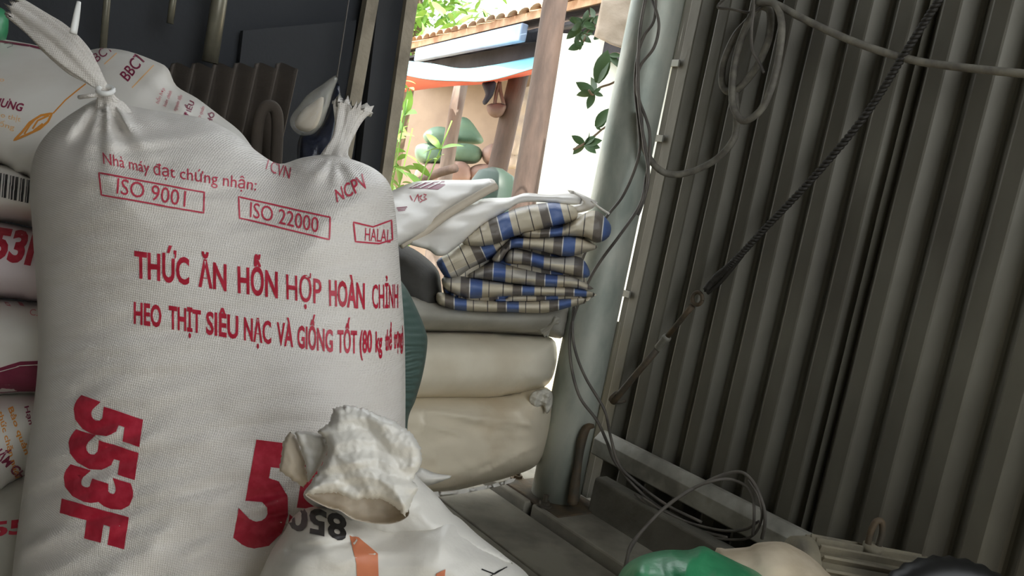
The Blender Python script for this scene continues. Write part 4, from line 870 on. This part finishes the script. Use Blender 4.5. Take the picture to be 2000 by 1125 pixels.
ps = sheet('paper_sheet', [[(1175, 0, 2.9), (1210, -10, 2.88), (1250, -10, 2.85)], [(1165, 50, 2.9), (1205, 50, 2.86), (1245, 48, 2.85)], [(1160, 72, 2.9), (1198, 90, 2.86), (1236, 100, 2.85)]], M_cardb, None, n=6, disp=0.012, freq=9, thick=0.003); tag(ps, 'torn beige paper sheet hanging behind the top of the steel pole', 'paper')

# leaves: one mesh per size, shared
def leaf_mesh(L, W):
    V, F = [], []; n = 6
    for i in range(n + 1):
        u = i / n; wv = W * math.sin(math.pi * min(1, u * 0.94 + 0.06)) ** 0.8 * (1.05 - 0.25 * u); zc = 0.14 * L * math.sin(u * 2.2)
        V += [(u * L, -wv / 2, zc + wv * 0.12), (u * L, 0, zc), (u * L, wv / 2, zc + wv * 0.12)]
    for i in range(n):
        a = 3 * i; F += [(a, a + 1, a + 4, a + 3), (a + 1, a + 2, a + 5, a + 4)]
    me = bpy.data.meshes.new('leaf'); me.from_pydata(V, [], F); me.polygons.foreach_set('use_smooth', [True] * len(F)); return me
LM = leaf_mesh(0.115, 0.058); LM.materials.append(M_leaf)
LL = leaf_mesh(0.15, 0.055); LL.materials.append(M_lleaf)
def put_leaf(p, d, me, parent, sc=1.0, roll=0.0):
    o = bpy.data.objects.new('leaf', me); COL.objects.link(o); o.parent = parent; o.location = Vector(p) - origin(parent)
    q = Vector(d).normalized().to_track_quat('X', 'Z'); e = q.to_matrix().to_4x4() @ Matrix.Rotation(roll, 4, 'X'); o.rotation_euler = e.to_euler(); o.scale = (sc,) * 3
TZ = 3.3
_a, _b = px(1222, 300, TZ), px(1222, 300, TZ)
lt = thing('leafy_tree', 'dark-leaved slender tree behind the steel pole, leaves against the whitewashed wall', 'tree', (_a.x, _a.y, -0.06))
V, F = tube_geo([Vector((_a.x + 0.012 * math.sin(3 * z), _a.y, z)) for z in np.linspace(-0.06, 2.3, 12)], [0.032 - 0.0015 * i for i in range(12)], 10); mk('trunk', V, F, M_twig, lt)
def branch(stem, clusters, Z):
    z0 = px(*stem[0], Z).z; b = tube('branch', [Vector((_a.x, _a.y, z0 - 0.06))] + [px(x, y, Z + 0.02 * math.sin(i)) for i, (x, y) in enumerate(stem)], 0.0045, M_twig, lt, n=4)
    for (x, y, lst) in clusters:
        for (dx, dy) in lst:
            v = CR * dx - CU * dy; v = v + FW * random.uniform(-0.25, 0.25) * v.length; Lp = v.length * Z / FPX
            put_leaf(px(x, y, Z), v, LM, b, Lp / 0.115, random.uniform(0.9, 1.6))
branch([(1216, 158), (1190, 165), (1170, 172), (1158, 185), (1150, 176)],
       [(1160, 182, [(-36, -22), (-34, 6), (-12, 30), (18, 6), (-8, -34), (14, -10)]), (1166, 162, [(20, -62), (26, -40)])], TZ)
branch([(1216, 110), (1200, 104), (1190, 108)], [(1190, 108, [(-26, 12), (-18, 22), (24, 4), (18, 26), (-8, 18)])], TZ)
branch([(1205, 240), (1180, 250), (1165, 262), (1142, 280), (1120, 292)],
       [(1142, 282, [(-26, -16), (-22, 20), (6, -26), (22, -14), (34, -6), (12, 16), (22, 20), (30, 8)]), (1164, 248, [(24, -20), (18, -6), (10, 6), (26, -34)])], TZ)
branch([(1225, -30), (1185, 10), (1170, 40), (1150, 60), (1140, 80)],
       [(1150 + 10 * math.cos(i * 2.1) * (1 + i % 3), 35 + 7 * i % 60, [(random.uniform(-30, 30), random.uniform(-26, 26)) for _ in range(3)]) for i in range(12)], TZ)
def bush(name, label, cat, x, y, Z, nst, h, spread, nleaf, me, sc, parent_z=-0.06, stuff=False):
    p0 = px(x, y, Z); b = thing(name, label, cat, (p0.x, p0.y, parent_z))
    for s in range(nst):
        a = 2 * math.pi * s / nst + random.random(); tip = p0 + Vector((math.cos(a) * spread * random.uniform(.3, 1), math.sin(a) * spread * .6, h * random.uniform(0.4, 1)))
        root = Vector((p0.x, p0.y, parent_z)); mid = (root + tip) / 2 + Vector((0, 0, h * 0.15)); P = catmull([tuple(root), tuple(mid), tuple(tip)], 8)
        V, F = tube_geo([Vector(q) for q in P], 0.0035, 6); mk('stem', V, F, M_lleaf, b)
        for k in range(nleaf):
            q = Vector(P[int(len(P) * random.uniform(0.45, 0.99))]); d = Vector((random.uniform(-1, 1), random.uniform(-1, 1), random.uniform(-.7, .7)))
            put_leaf(q, d, me, b, sc * random.uniform(0.7, 1.2), random.uniform(-1, 1))
    return b
bush('leafy_bush', 'sunlit green bush at the foot of the door jamb', 'bush', 765, 352, 3.9, 9, 0.42, 0.26, 9, LL, 0.75)
bush('young_shrub', 'sparse tall sprigs beside the door jamb, above the bush', 'shrub', 764, 250, 4.1, 4, 0.35, 0.16, 7, LL, 0.6)
o = tube('vine', [px(748, 175, 4.4), px(770, 160, 4.4), px(790, 158, 4.4)], 0.005, M_twig, n=3)
tag(o, 'thin vine with leaves hanging before the orange awning edge', 'vine')
for q in ((770, 162), (778, 156), (786, 158), (766, 156)): put_leaf(px(*q, 4.38), CR * random.uniform(-.4, 1) + CU * random.uniform(-.6, .4), LL, o, 0.5, 0.3)
# tree beyond the roof
tp = px(815, 40, 11.5)
tr = thing('garden_tree', 'bright sunlit tree beyond the tiled roof', 'tree', (tp.x, tp.y, -0.06))
V, F = tube_geo([Vector((tp.x + 0.1 * math.sin(z), tp.y, z)) for z in np.linspace(-0.06, tp.z + 0.4, 8)], [0.16, .15, .14, .12, .10, .08, .06, .04], 10); mk('trunk', V, F, M_twig, tr)
V, F = [], []
lv = [Vector(v.co) for v in LL.vertices]; lf_ = [tuple(p.vertices) for p in LL.polygons]
for k in range(1500):
    c = tp + Vector((random.gauss(-0.25, 0.75), random.gauss(0, 0.6), random.gauss(0.1, 0.75))); e = Euler((random.uniform(-1, 1), random.uniform(-1, 1), random.uniform(0, 6.3))); s = random.uniform(1.0, 1.9); b = len(V)
    for v in lv: q = v * s; q.rotate(e); V.append(c + q)
    F += [tuple(i + b for i in f) for f in lf_]
o = mk('foliage', V, F, M_lleaf, tr, recalc=False); o['kind'] = 'stuff'
